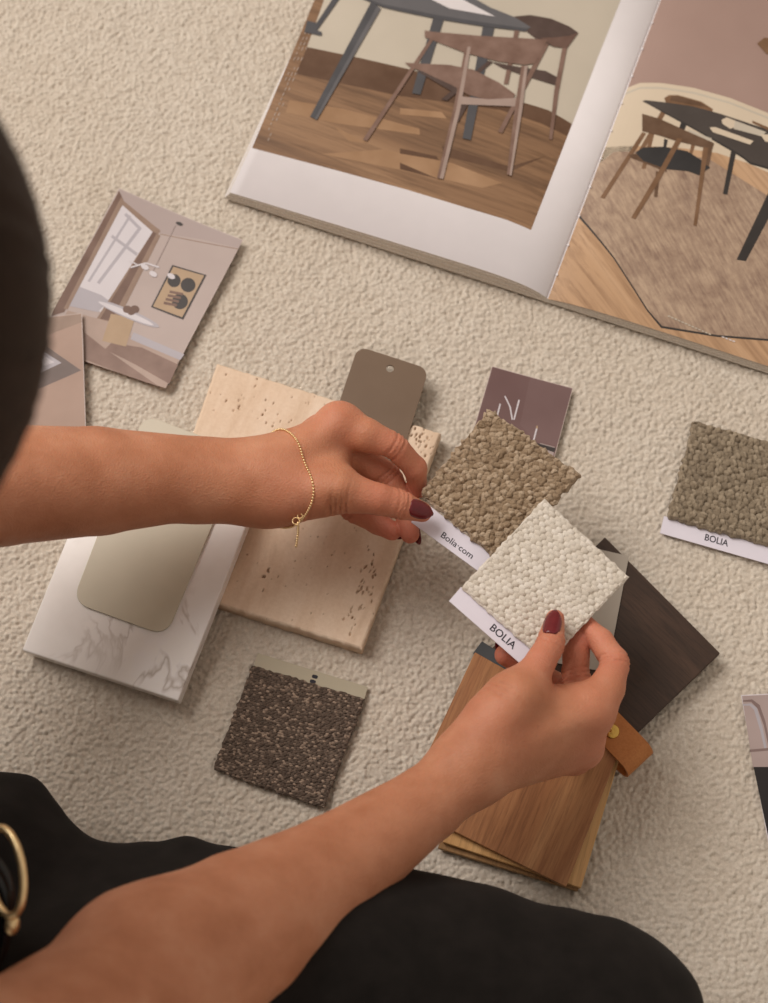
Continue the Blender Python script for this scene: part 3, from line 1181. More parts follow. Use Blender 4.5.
strip(prof, e0 * [1, 1, 0], sd, wdir, WID, -0.0016, LEATH, 'band', strap)
BRASS = plain((212, 172, 92), 0.25, 10, 300, 'brass', 0.5, 1.0, 0.3)
rc = P(612, 731, 0.0212)
bm = bmesh.new()
bmesh.ops.create_uvsphere(bm, u_segments=20, v_segments=12, radius=0.0048, matrix=Matrix.Translation((rc[0], rc[1], 0.0210)) @ Matrix.Diagonal((1, 1, 0.3, 1)))
bmesh.ops.create_cone(bm, cap_ends=True, segments=20, radius1=0.0022, radius2=0.0014, depth=0.0006, matrix=Matrix.Translation((rc[0], rc[1], 0.0223)))
rv = from_bm('rivet', bm, BRASS, strap, True)
rv['label'] = 'brass rivet'

# ================================================================== FABRIC SAMPLES
def yarn_mat(name, lo, mid, hi, fuzz=1500, rough=0.9, sheen=0.15, speck=0.5):
    n = NT(name)
    at = n.n('ShaderNodeAttribute', attribute_name='yarn_and_shade')
    c = n.ramp(at.outputs['Fac'], [(0.0, lo), (0.5, mid), (1.0, hi)])
    f = n.noise(n.coords(), fuzz, 3, 0.7)
    n.color(n.mix(speck, c, n.ramp(f, [(0.3, (190, 182, 172)), (0.62, (255, 255, 255))]), 'MULTIPLY'))
    n.rough(rough, 0.15)
    n.b.inputs['Sheen Weight'].default_value = sheen
    n.bump(f, 0.6, 0.0006)
    return n.m


def cloth(corners, zs, hfun, idfun, mat, thick, parent, n_=190, sag=0.0, rag=0.0008, name='cloth', ragfreq=420):
    w = [P(a, b, z) for (a, b), z in zip(corners, zs)]
    at_, nn, lw, lh = quad_frame(w)
    ny = max(40, int(n_ * lh / lw))

    def surf(U, V):
        b = at_(U, V)
        x, y = U * lw, V * lh
        bend = sag * (4 * U * (1 - U) * 0.5 + 4 * V * (1 - V) * 0.5)
        eu = np.minimum(U, 1 - U) * lw
        ev = np.minimum(V, 1 - V) * lh
        e = np.minimum(eu, ev)
        edge = np.exp(-e / 0.0008)
        jx = rag * (vnoise(x * ragfreq, y * ragfreq, 3) - 0.5) * 2 * edge
        jy = rag * (vnoise(x * ragfreq + 50, y * ragfreq, 4) - 0.5) * 2 * edge
        ax, ay = nrm(w[1] - w[0]), nrm(w[3] - w[0])
        b = b + ax * jx[:, None] + ay * jy[:, None] + nn * bend[:, None]
        h = hfun(x, y) * np.clip(e / 0.0010, 0.25, 1)
        return b + nn * h[:, None], b, nn
    o = heightfield_slab(name, surf, n_, ny, thick, mat, parent, True, lambda U, V: idfun(U * lw, V * lh))
    return o, at_, nn, lw, lh


def boucle(s, amp, seed, ax=1.0, ang=0.0, jit=0.95):
    ca, sa = math.cos(ang), math.sin(ang)

    def warp(x, y):
        X, Y = x * ca + y * sa, -x * sa + y * ca
        X = X + 0.0012 * (vnoise(x * 330, y * 330, 3) - 0.5)
        Y = Y + 0.0012 * (vnoise(x * 330 + 40, y * 330, 4) - 0.5)
        return X / (s * ax), Y / s

    def h(x, y):
        X, Y = warp(x, y)
        d, i = worley(X, Y, jit, seed)
        d2, i2 = worley(X * 2.1 + 7, Y * 2.1, 0.95, seed + 9)
        return amp * (np.sqrt(np.clip(1 - (d / 0.72) ** 2, 0, 1)) * (0.6 + 0.4 * i) + 0.28 * np.sqrt(np.clip(1 - (d2 / 0.85) ** 2, 0, 1)))

    def c(x, y):
        X, Y = warp(x, y)
        d, i = worley(X, Y, jit, seed)
        return i
    return h, c


def weave(sx, sy, amp, jit=0.22, shift=0.5, ang=0.0, seed=0):
    ca, sa = math.cos(ang), math.sin(ang)

    def cell(x, y):
        X, Y = (x * ca + y * sa) / sx, (-x * sa + y * ca) / sy
        j = np.floor(Y)
        Xs = X + shift * np.mod(j, 2)
        best = np.zeros_like(x)
        bid = np.zeros_like(x)
        for dj in (-1, 0, 1):
            jj = j + dj
            Xq = X + shift * np.mod(jj, 2)
            for di in (-1, 0, 1):
                ii = np.floor(Xq) + di
                a, b = ii.astype(int) + seed, jj.astype(int)
                fx = ii + 0.5 + jit * (hsh(a, b, 0) - 0.5)
                fy = jj + 0.5 + jit * (hsh(a, b, 1) - 0.5)
                rx = 0.60 + 0.14 * (hsh(a, b, 3) - 0.5)
                q = 1 - ((Xq - fx) / rx) ** 2 - ((Y - fy) / 0.66) ** 2
                z = np.sqrt(np.clip(q, 0, 1)) * (0.75 + 0.25 * hsh(a, b, 4))
                m = z > best
                best = np.where(m, z, best)
                bid = np.where(m, hsh(a, b, 2), bid)
        return best, bid
    return (lambda x, y: amp * cell(x, y)[0]), (lambda x, y: cell(x, y)[1])


CARDW = plain((222, 216, 226), 0.5, 2, 60, 'label_card')


def strip_label(cs, zs, parent, mat=CARDW, thick=0.0006, name='label_strip'):
    w = [P(a, b, z) for (a, b), z in zip(cs, zs)]
    o = slab_from_outline(name, w, thick, mat, parent)
    at_, nn, lw, lh = quad_frame(w)
    return o, at_, nn, lw, lh, nrm(w[1] - w[0]), nrm(w[3] - w[0])


GRP = 'fabric swatches'
# taupe bouclé swatch, held in the left hand
ft = thing('fabric_sample', tuple(P(500, 490, 0.066)), 'thick taupe bouclé swatch with narrow white label, pinched in the left hand', 'fabric swatch', GRP)
h_, c_ = boucle(0.0027, 0.0026, 3, 1.15, 0.4)
TB = yarn_mat('taupe_boucle', (144, 122, 98), (164, 142, 117), (190, 170, 146))
ZTA = [0.067, 0.066, 0.070, 0.070]
_r = cloth([(420, 494), (499, 563), (581, 476), (489, 409)], ZTA, h_, c_, TB, 0.0016, ft, 290, 0.002, 0.0014)
ls = strip_label([(411, 522), (489, 579), (500, 562), (425, 502)], [0.0655, 0.0645, 0.0645, 0.0655], ft)
o_ = ls[1](0.34, 0.24)
put_text('Bolia·com', o_, ls[5], ls[6], ls[2], 0.0040, INK, ls[0], 0.004, 0.0235)

# cream basket weave swatch, held in the right hand
fc = thing('fabric_sample', tuple(P(540, 590, 0.080)), 'cream basket weave swatch with white label held by the right thumb', 'fabric swatch', GRP)
h_, c_ = weave(0.0042, 0.0029, 0.0017, 0.34, 0.5, math.radians(12))
CW = yarn_mat('cream_basket_weave', (212, 202, 188), (222, 213, 200), (232, 224, 213), speck=0.4)
ZC = [0.081, 0.080, 0.083, 0.083]
_r = cloth([(461, 588), (547, 664), (629, 577), (544, 499)], ZC, h_, c_, CW, 0.0012, fc, 260, 0.001, 0.0005)
lc = strip_label([(449, 601), (523, 666), (535, 652), (461, 587)], [0.0795, 0.0785, 0.0785, 0.0795], fc)
put_text('BOLIA', lc[1](0.50, 0.30), lc[5], lc[6], lc[2], 0.0045, INK, lc[0], 0.010, 0.0185)

# grey card between the fingers behind the cream swatch
gzf = plane_z(DB[0], DB[1], DB[2])
gw = [on_plane(*p, gzf, 0.0012) for p in ((540, 660), (607, 672), (629, 556), (563, 541))]
gc = slab_from_outline('sample_card', gw, 0.0006, plain((172, 162, 150), 0.6, 3, 40, 'grey_card'), None, 0, tuple(np.mean(gw, 0)))
set_props(gc, 'pale grey card lying on the dark brown board, behind the cream swatch', 'card')

# greige swatch at the right border
fr = thing('fabric_sample', tuple(P(740, 490, 0.0)), 'greige bouclé swatch with white label, at the right edge below the magazine', 'fabric swatch', GRP)
h_, c_ = boucle(0.0026, 0.0030, 21, 1.5, -0.9)
GB = yarn_mat('greige_boucle', (132, 118, 100), (148, 133, 113), (166, 151, 130))
_r = cloth([(667, 518), (789, 552), (815, 455), (693, 421)], [0.0032] * 4, h_, c_, GB, 0.0022, fr, 280, 0.0, 0.0010)
lr = strip_label([(660, 533), (786, 569), (789.5, 550), (664, 516)], [0.0012] * 4, fr)
put_text('BOLIA', lr[1](0.345, 0.30), lr[5], lr[6], lr[2], 0.0046, INK, lr[0], 0.010, 0.0155)

# brown twill swatch at the bottom left
fb = thing('fabric_sample', tuple(P(290, 735, 0.0)), 'dark brown flecked twill swatch with pale green label, lying alone below the tiles', 'fabric swatch', GRP)
h_, c_ = weave(0.0021, 0.0012, 0.0011, 0.6, 0.5, math.radians(0))
c2_ = lambda x, y: np.clip(c_(x, y) ** 2.2, 0, 1)
BT = yarn_mat('brown_twill', (92, 78, 68), (116, 100, 88), (172, 150, 132), speck=0.6)
_r = cloth([(213, 769), (323, 808), (365, 699), (252, 665)], [0.0026] * 4, h_, c2_, BT, 0.0018, fb, 330, 0.0, 0.0007)
SAGE = plain((176, 166, 144), 0.5, 2, 60, 'sage_label_card')
lb = strip_label([(253, 668), (364, 700), (368, 687), (258, 653)], [0.0010] * 4, fb, SAGE)
for k in range(2):
    cpt = lb[1](0.535 - 0.004 * k, 0.60 - 0.36 * k)
    bm = bmesh.new()
    ring = [cpt + lb[5] * (0.0019 * math.copysign(abs(math.cos(t)) ** 0.6, math.cos(t))) + lb[6] * (0.0012 * math.copysign(abs(math.sin(t)) ** 0.6, math.sin(t))) + lb[2] * 0.0001 for t in np.linspace(0, 2 * math.pi, 20, endpoint=False)]
    bm.faces.new([bm.verts.new(p) for p in ring])
    from_bm('printed_mark', bm, INK, lb[0])


# ================================================================== PERSON
def smin(a, b, k):
    h = np.clip(0.5 + 0.5 * (b - a) / k, 0, 1)
    return b * (1 - h) + a * h - k * h * (1 - h)


def cone(p, a, b, ra, rb):
    ba = b - a
    pa = p - a
    h = np.clip((pa @ ba) / (ba @ ba), 0, 1)
    d = pa - h[:, None] * ba
    return np.sqrt((d * d).sum(1)) - (ra + (rb - ra) * h)


def ell(p, c, r, R=None):
    q = p - c
    if R is not None:
        q = q @ R
    r = np.asarray(r)
    k0 = np.sqrt(((q / r) ** 2).sum(1))
    k1 = np.sqrt(((q / (r * r)) ** 2).sum(1)) + 1e-9
    return k0 * (k0 - 1) / k1


class Group:
    """a set of rounded shapes that melt into each other, with the box they fill"""

    def __init__(s, k):
        s.k, s.items, s.lo, s.hi = k, [], np.full(3, 9.0), np.full(3, -9.0)

    def box(s, c, r):
        s.lo = np.minimum(s.lo, np.asarray(c) - r)
        s.hi = np.maximum(s.hi, np.asarray(c) + r)

    def cone(s, a, b, ra, rb):
        a, b = np.asarray(a, float), np.asarray(b, float)
        s.items.append(('c', [(a, b, ra, rb)]))
        s.box(a, ra)
        s.box(b, rb)
        return s

    def chain(s, pts, rs):
        pts = [np.asarray(q, float) for q in pts]
        s.items.append(('c', [(pts[i], pts[i + 1], rs[i], rs[i + 1]) for i in range(len(pts) - 1)]))
        for q, r in zip(pts, rs):
            s.box(q, r)
        return s

    def ell(s, c, r, R=None):
        s.items.append(('e', np.asarray(c, float), np.asarray(r, float), R))
        s.box(c, max(r))
        return s

    def __call__(s, p):
        d = None
        for it in s.items:
            if it[0] == 'c':
                e = None
                for sg in it[1]:
                    e1 = cone(p, *sg)
                    e = e1 if e is None else smin(e, e1, 0.0025)
            else:
                e = ell(p, *it[1:])
            d = e if d is None else smin(d, e, s.k)
        return d

    def far(s, lo, hi, m):
        return np.any(lo > s.hi + m) or np.any(hi < s.lo - m)


def surface_net(f, lo, hi, h, margin=0.0):
    """closed quad mesh of f = 0, worked out only in the blocks the surface crosses"""
    B = 16
    lo = np.asarray(lo, float)
    nb = np.ceil((np.asarray(hi) - lo) / (h * B)).astype(int)
    bi = np.stack(np.meshgrid(*[np.arange(k) for k in nb], indexing='ij'), -1).reshape(-1, 3)
    cen = lo + (bi + 0.5) * h * B
    keep = []
    for s in range(0, len(cen), 20000):
        keep.append(np.abs(f(cen[s:s + 20000])) < h * B * 0.95 + margin)
    bi = bi[np.concatenate(keep)]
    dims = nb * B + 3
    loc = np.stack(np.meshgrid(*[np.arange(-1, B + 1)] * 3, indexing='ij'), -1)
    n1 = B + 2
    flat = loc.reshape(-1, 3)
    ids_all, pos_all, quads_all = [], [], []
    corners = np.array([(i, j, k) for i in (0, 1) for j in (0, 1) for k in (0, 1)])
    key = bi[:, 0] * 1000000 + bi[:, 1] * 1000 + bi[:, 2]
    bi = bi[np.argsort(key)]
    for b in bi:
        g = flat + b * B
        d = f(lo + g * h).reshape(n1, n1, n1)
        if d.min() > 0 or d.max() < 0:
            continue
        ins = d < 0
        cs = [(ins[i:i + n1 - 1, j:j + n1 - 1, k:k + n1 - 1]) for i, j, k in corners]
        cnt = sum(c.astype(int) for c in cs)
        act = (cnt > 0) & (cnt < 8)
        idx = np.argwhere(act)
        if len(idx) == 0:
            continue
        D = np.stack([d[idx[:, 0] + i, idx[:, 1] + j, idx[:, 2] + k] for i, j, k in corners], 1)
        acc = np.zeros((len(idx), 3))
        w = np.zeros(len(idx))
        for a in range(8):
            for c in range(a + 1, 8):
                if np.abs(corners[a] - corners[c]).sum() != 1:
                    continue
                m = (D[:, a] < 0) != (D[:, c] < 0)
                t = np.where(m, D[:, a] / np.where(m, D[:, a] - D[:, c], 1), 0)
                pt = corners[a] + t[:, None] * (corners[c] - corners[a])
                acc += np.where(m[:, None], pt, 0)
                w += m
        pos = acc / w[:, None]
        gidx = idx - 1 + b * B
        gid = ((gidx[:, 0] + 1) * dims[1] + gidx[:, 1] + 1) * dims[2] + gidx[:, 2] + 1
        ids_all.append(gid)
        pos_all.append(lo + (gidx + pos) * h)

        def cid(q):
            return ((q[:, 0] + 1) * dims[1] + q[:, 1] + 1) * dims[2] + q[:, 2] + 1
        for ax in range(3):
            e = np.zeros(3, int)
            e[ax] = 1
            a_ = ins[1:B + 1, 1:B + 1, 1:B + 1]
            b_ = ins[1 + e[0]:B + 1 + e[0], 1 + e[1]:B + 1 + e[1], 1 + e[2]:B + 1 + e[2]]
            ch = np.argwhere(a_ != b_)
            if len(ch) == 0:
                continue
            sgn = a_[ch[:, 0], ch[:, 1], ch[:, 2]]
            u, v = [(1, 2), (2, 0), (0, 1)][ax]
            eu = np.zeros(3, int)
            ev = np.zeros(3, int)
            eu[u] = 1
            ev[v] = 1
            q = ch + b * B
            ids = np.stack([cid(q - eu - ev), cid(q - ev), cid(q), cid(q - eu)], 1)
            ids = np.where(sgn[:, None], ids, ids[:, ::-1])
            quads_all.append(ids)
    ids = np.concatenate(ids_all)
    pos = np.concatenate(pos_all)
    un, first = np.unique(ids, return_index=True)
    V = pos[first]
    Q = np.searchsorted(un, np.concatenate(quads_all))
    return V, Q


def union(groups, p, k, far_val=0.08):
    lo, hi = p.min(0), p.max(0)
    d = None
    for g in groups:
        if g.far(lo, hi, 0.06):
            continue
        e = g(p)
        d = e if d is None else smin(d, e, k)
    return np.full(len(p), far_val) if d is None else d


J = lambda u, v, z: P(u, v, z)

# --- left hand (pointing right, thumb side up) ---
L_th = [J(296, 494, .090), J(340, 491, .094), J(378, 499, .092), J(398, 504, .087), J(422, 512, .078)]
L_in = [J(338, 424, .088), J(366, 435, .092), J(394, 446, .088), J(415, 468, .073), J(418, 489, .0575)]
L_mi = [J(322, 434, .070), J(356, 456, .070), J(388, 476, .062), J(406, 510, .054), J(410, 534, .052)]
L_ri = [J(314, 448, .054), J(332, 478, .050), J(352, 509, .046), J(378, 523, .047), J(392, 531, .050)]
L_li = [J(308, 462, .040), J(322, 484, .034), J(338, 502, .030), J(356, 512, .030), J(366, 517, .032)]
L_fing = [
    (L_th, [.0160, .0135, .0092, .0092, .0062]),
    (L_in, [.0115, .0102, .0082, .0071, .0058]),
    (L_mi, [.0112, .0094, .0084, .0072, .0060]),
    (L_ri, [.0105, .0088, .0080, .0070, .0060]),
    (L_li, [.0095, .0076, .0068, .0060, .0052])]
Lw = J(276, 484, .082)
L_palm = Group(0.012)
L_palm.cone(J(262, 482, .084), J(338, 425, .088), .0178, .0116)
L_palm.cone(J(262, 480, .080), J(322, 434, .070), .0170, .0113)
L_palm.cone(J(264, 484, .075), J(314, 448, .056), .0160, .0110)
L_palm.cone(J(268, 485, .068), J(308, 462, .042), .0145, .0100)
L_palm.cone(J(274, 489, .083), J(326, 484, .090), .0165, .0158)
L_palm.cone(J(300, 470, .080), J(330, 462, .080), .0165, .0130)


def tendon(g, a, b, ra, rb, r, up=0.0015):
    ca, cb = nrm(CAM - a), nrm(CAM - b)
    g.cone(a + ca * (ra - r + up), b + cb * (rb - r + up), r, r)


tendon(L_palm, J(268, 476, .084), J(338, 425, .088), .0172, .0120, .0035, .0028)
tendon(L_palm, J(286, 487, .084), J(338, 489, .093), .0165, .0145, .0035, .0030)
L_palm.ell(J(342, 422, .0895), (.0098, .0088, .0105))
L_arm = Group(0.014)


def arm_chain(g, pts):
    g.chain([J(u, v, z) for u, v, z, r in pts], [px_r(u, v, z, r) for u, v, z, r in pts])


arm_chain(L_arm, [(-92, 497, .165, 66), (0, 489, .138, 57), (100, 483, .112, 52), (200, 481, .093, 38), (270, 483, .085, 35)])
arm_chain(L_arm, [(-40, 470, .140, 45), (90, 470, .105, 38), (215, 467, .088, 25), (270, 468, .085, 24)])
arm_chain(L_arm, [(200, 491, .090, 26), (262, 496, .083, 23)])

# --- right hand (pointing up and right, thumb on top) ---
R_th = [J(492, 722, .104), J(522, 692, .106), J(541, 661, .103), J(550, 645, .099), J(555, 619, .0930)]
R_in = [J(590, 712, .080), J(607, 688, .083), J(615, 663, .081), J(601, 641, .076), J(584, 624, .0715)]
R_mi = [J(583, 738, .066), J(589, 706, .066), J(576, 676, .066), J(576, 655, .068), J(580, 638, .0705)]
R_ri = [J(584, 748, .054), J(578, 716, .044), J(558, 687, .042), J(528, 667, .050), J(505, 655, .058)]
R_li = [J(574, 757, .044), J(560, 728, .034), J(544, 706, .032), J(526, 694, .036), J(516, 688, .042)]
R_fing = [
    (R_th, [.0160, .0125, .0084, .0086, .0056]),
    (R_in, [.0118, .0102, .0086, .0072, .0060]),
    (R_mi, [.0112, .0096, .0086, .0076, .0064]),
    (R_ri, [.0108, .0088, .0080, .0074, .0064]),
    (R_li, [.0095, .0076, .0068, .0060, .0052])]
R_palm = Group(0.012)
R_palm.cone(J(476, 762, .096), J(590, 712, .080), .0172, .0116)
R_palm.cone(J(478, 764, .090), J(583, 738, .066), .0165, .0112)
R_palm.cone(J(480, 764, .084), J(580, 748, .054), .0150, .0105)
R_palm.cone(J(482, 766, .078), J(570, 755, .044), .0135, .0098)
R_palm.cone(J(474, 760, .098), J(512, 702, .104), .0168, .0165)
R_palm.cone(J(520, 715, .094), J(575, 705, .082), .0165, .0125)
tendon(R_palm, J(478, 752, .097), J(520, 694, .105), .0168, .0140, .0036, .0030)
tendon(R_palm, J(498, 752, .093), J(590, 712, .080), .0166, .0118, .0034, .0028)
tendon(R_palm, J(496, 760, .088), J(583, 738, .066), .0162, .0114, .0032, .0028)
R_palm.ell(J(592, 711, .0825), (.0105, .0100, .0112))
R_arm = Group(0.014)
arm_chain(R_arm, [(150, 985, .185, 90), (240, 932, .160, 73), (330, 876, .128, 53), (425, 806, .103, 36), (474, 766, .094, 31)])
arm_chain(R_arm, [(150, 965, .19, 70), (235, 908, .160, 48), (330, 862, .128, 38), (430, 799, .104, 24), (466, 766, .098, 23)])

# --- upper body ---
Lsh = np.array([-0.385, -0.105, 0.385])
Rsh = np.array([-0.285, -0.425, 0.400])
Lel = J(-92, 497, .165)
Rel = J(150, 985, .185)
U_arm = Group(0.02)
U_arm.chain([Lel, (Lel + Lsh) / 2, Lsh], [px_r(-92, 497, .165, 60), .044, .052])
U_armR = Group(0.02)
U_armR.chain([Rel, J(20, 1075, .27), Rsh], [px_r(150, 985, .185, 84), .042, .052])
HC = P(-313, 338, .55)
fwd = nrm([0.78, 0.30, -0.55])
left = nrm(np.cross([0, 0, 1], fwd))
up = np.cross(fwd, left)
HR = np.stack([fwd, left, up], 1)
hd = lambda a, b, c: HC + HR @ np.array([a, b, c])
mid = (Lsh + Rsh) / 2
hip = np.array([-0.46, -0.33, 0.12])
torso = Group(0.05)
torso.cone(Lsh + [.0, -.03, -.01], Rsh + [0, .03, -.01], .060, .060)
torso.cone(mid + [-.02, 0, -.07], (mid + hip) / 2, .105, .095)
torso.cone(mid + [-.01, .05, -.06], (mid + hip) / 2 + [0, .05, 0], .085, .075)
torso.cone(mid + [-.01, -.05, -.06], (mid + hip) / 2 + [0, -.05, 0], .085, .075)
torso.cone(mid + [0, 0, .01], hd(-.03, 0, -.08), .055, .050)
head = Group(0.02)
head.ell(HC, (.098, .077, .112), HR)
head.ell(hd(.02, 0, -.055), (.070, .058, .060), HR)
head.cone(hd(.092, 0, .005), hd(.108, 0, -.028), .007, .012)
head.cone(hd(.082, 0, -.100), hd(.070, 0, -.102), .016, .020)
head.cone(hd(.092, .016, -.062), hd(.092, -.016, -.062), .007, .007)
head.cone(hd(.088, .032, .018), hd(.088, .018, .016), .010, .010)
head.cone(hd(.088, -.032, .018), hd(.088, -.018, .016), .010, .010)
for sg in (1, -1):
    head.ell(hd(-.005, sg * .080, -.01), (.018, .010, .030), HR)

Lf = [Group(0.004).chain(p, r) for p, r in L_fing]
Rf = [Group(0.004).chain(p, r) for p, r in R_fing]


def crease(p, c, ax, amp, wd, n_, sp):
    """fine folds across a joint"""
    q = p - c
    s = q @ ax
    near = np.exp(-(np.sqrt((q * q).sum(1)) / 0.012) ** 2)
    r = np.zeros(len(p))
    for i in range(n_):
        r += np.exp(-((s - (i - (n_ - 1) / 2) * sp) / wd) ** 2)
    return amp * near * r


def hand(p, palm, fingers, cre):
    lo, hi = p.min(0), p.max(0)
    if palm.far(lo, hi, .06) and all(f.far(lo, hi, .06) for f in fingers):
        return None
    dp = palm(p)
    d = dp
    for i, f in enumerate(fingers):
        if f.far(lo, hi, .05):
            continue
        d = np.minimum(d, smin(dp, f(p), 0.010 if i == 0 else 0.007))
    for c in cre:
        d = d + crease(p, *c)
    return d


def joint_folds(fs):
    out = []
    for i, (pts, r) in enumerate(fs):
        ax = nrm(pts[3] - pts[2])
        out.append((pts[2] if i else pts[3], nrm(pts[3] - pts[1]) if i else nrm(pts[4] - pts[2]), .0020, .0009, 3, .0028))
    return out


LC_, RC_ = joint_folds(L_fing), joint_folds(R_fing)
LC_ += [(J(338, 507, .098), nrm([1, -0.3, 0]), .0020, .0009, 4, .0028), (J(300, 510, .092), nrm([1, 0.2, 0]), .0014, .0009, 3, .0034)]
RC_ += [(J(500, 690, .118), nrm([0.6, 0.8, 0]), .0015, .0009, 3, .0034), (J(452, 748, .118), nrm([0.7, 0.7, 0]), .0015, .0009, 2, .0050)]


def body(p):
    d = union([L_arm, R_arm, U_arm, U_armR, torso, head], p, 0.022)
    for palm, fs, cre in ((L_palm, Lf, LC_), (R_palm, Rf, RC_)):
        e = hand(p, palm, fs, cre)
        if e is not None:
            d = smin(d, e, 0.016)
    return d


n = NT('skin')
f = n.noise(n.coords(), 38, 4, 0.6)
base = n.ramp(f, [(0.3, (180, 118, 86)), (0.55, (195, 133, 101)), (0.75, (204, 146, 115))])
at = n.n('ShaderNodeAttribute', attribute_name='flush')
n.color(n.mix(at.outputs['Fac'], base, (208, 120, 102)))
n.rough(0.55, 0.35)
n.b.inputs['Subsurface Weight'].default_value = 0.18
n.b.inputs['Subsurface Radius'].default_value = (0.006, 0.0022, 0.0011)
n.b.inputs['Subsurface Scale'].default_value = 1.0
vo = n.n('ShaderNodeTexVoronoi')
vo.inputs['Scale'].default_value = 900
n.l(n.coords(), vo.inputs['Vector'])
fine = n.noise(n.coords(), 420, 5, 0.7)
hm = n.n('ShaderNodeMath', operation='ADD')
n.l(vo.outputs['Distance'], hm.inputs[0])
n.l(fine, hm.inputs[1])
n.bump(hm.outputs[0], 0.45, 0.0005)
SKIN = n.m

V, Q = surface_net(body, (-0.66, -0.56, 0.0), (0.26, 0.16, 0.72), 0.00115, 0.01)
ORG_P = (-0.46, -0.33, 0.0)
person = mesh_obj('person', V, Q, SKIN, None, True, ORG_P)
set_props(person, 'person in black sitting on the rug, bare arms reaching out, both hands holding fabric swatches', 'person')
fl_ = np.zeros(len(V))
for fs in (L_fing, R_fing):
    for i, (pts, r) in enumerate(fs):
        dd = np.sqrt(((V - pts[4]) ** 2).sum(1))
        fl_ = np.maximum(fl_, 0.75 * np.exp(-(dd / (0.014 if i else 0.009)) ** 2))
        for q_ in (0, 2, 3):
            dd = np.sqrt(((V - pts[q_]) ** 2).sum(1))
            fl_ = np.maximum(fl_, 0.42 * np.exp(-(dd / 0.018) ** 2))
add_attr(person, 'flush', fl_)


def march(o, d, f, tmax=2.0, t0=0.0):
    t = t0
    for _ in range(200):
        e = f((o + d * t)[None])[0]
        if e < 0.00015:
            break
        t += max(e * 0.8, 0.0001)
        if t > tmax:
            break
    return o + d * t


def grad(p, f, e=0.0008):
    g = np.array([f((p + np.eye(3)[i] * e)[None])[0] - f((p - np.eye(3)[i] * e)[None])[0] for i in range(3)])
    return nrm(g)


# finger nails -----------------------------------------------------------
n = NT('burgundy_nail_polish')
n.color(n.ramp(n.noise(n.coords(), 200, 2), [(0.3, (100, 25, 33)), (0.7, (112, 30, 38))]))
n.rough(0.22, 0.4)
n.b.inputs['Coat Weight'].default_value = 0.2
POLISH = n.m


def nail(C, A, N, ln, wd, r):
    A = nrm(A - (A @ N) * N)
    Bv = np.cross(N, A)
    ns, nt = 13, 9
    V, F = [], []
    for k in (0, 1):
        for i in range(ns):
            s = i / (ns - 1)
            w = wd / 2 * math.sqrt(max(0.0, 1 - (max(0, 0.3 - s) / 0.34) ** 2)) * (1 if s < 0.45 else (1 - ((s - 0.45) / 0.55) ** 2) ** 0.75)
            w = max(w, 0.0005)
            for j in range(nt):
                t = -w + 2 * w * j / (nt - 1)
                ss = (s - 0.5) * ln
                dz = r - math.sqrt(max(r * r - t * t, 1e-9)) + max(0, ss) ** 2 / 0.11
                V.append(C + A * ss + Bv * t + N * (0.0007 - dz - 0.0009 * k))
    m = ns * nt
    for i in range(ns - 1):
        for j in range(nt - 1):
            a = i * nt + j
            F.append((a, a + 1, a + nt + 1, a + nt))
            F.append((m + a, m + a + nt, m + a + nt + 1, m + a + 1))
    rim = [j for j in range(nt)] + [i * nt + nt - 1 for i in range(1, ns)] + [(ns - 1) * nt + j for j in range(nt - 2, -1, -1)] + [i * nt for i in range(ns - 2, 0, -1)]
    for i in range(len(rim)):
        a, b = rim[i], rim[(i + 1) % len(rim)]
        F.append((a, m + a, m + b, b))
    bm = bmesh.new()
    bv = [bm.verts.new(p) for p in V]
    for f in F:
        bm.faces.new([bv[i] for i in f])
    o = from_bm('fingernail', bm, POLISH, person, True)
    o['label'] = 'burgundy varnished nail'


def thumb_nail(fs, px, tip, ln, wd, tilt=(0, 0, 0)):
    c = march(CAM, nrm(ray(*px)), body, 2.0, 0.7)
    a = nrm(fs[4] - fs[3])
    N = nrm(grad(c, body) + np.array(tilt))
    nail(c, a, N, ln, wd, wd * 0.68)


thumb_nail(L_th, (422, 510), None, .0190, .0112, (0, 0, 0))
thumb_nail(R_th, (552.5, 621), None, .0205, .0106, (0, 0, 0))
for fs in (L_fing, R_fing):
    for pts, r in fs[2:]:
        a = nrm(pts[4] - pts[3])
        dors = pts[3] - (pts[2] + pts[4]) / 2
        dors = dors - (dors @ a) * a
        if np.linalg.norm(dors) < 1e-4:
            continue
        N = nrm(dors)
        c = pts[4] + a * 0.001 + N * (r[4] + 0.0001)
        nail(c, a, N, .0115, .0082, .0060)

# bracelet ----------------------------------------------------------------
GOLD = plain((250, 222, 172), 0.42, 6, 200, 'gold', 0.5, 1.0)
camc = nrm(CAM - J(285, 482, .08))
upc = np.array([0, math.cos(TILT), math.sin(TILT)])
bn = nrm(np.array([1.0, 0, 0]) + 0.02 * upc - 0.62 * camc)
bc = J(282, 480, .082)
b1 = nrm(camc - (camc @ bn) * bn)
b2 = np.cross(bn, b1)
loop = []
for t in np.linspace(0, 2 * math.pi, 110, endpoint=False):
    d = b1 * math.cos(t) + b2 * math.sin(t)
    o_ = bc + d * 0.075
    q = march(o_, -d, lambda p: body(p), 0.075)
    loop.append(q + d * 0.0007)
loop = np.array(loop)
for _ in range(3):
    loop = (loop + np.roll(loop, 1, 0) + np.roll(loop, -1, 0)) / 3
bm = bmesh.new()


def beads(bm, pts, r, step):
    acc = 0.0
    k = 0
    for i in range(len(pts) - 1):
        a, b = pts[i], pts[i + 1]
        L = np.linalg.norm(b - a)
        while acc <= L:
            p = a + (b - a) * (acc / max(L, 1e-9))
            bmesh.ops.create_icosphere(bm, subdivisions=1, radius=r, matrix=Matrix.Translation(p))
            acc += step
            k += 1
        acc -= L
    return k


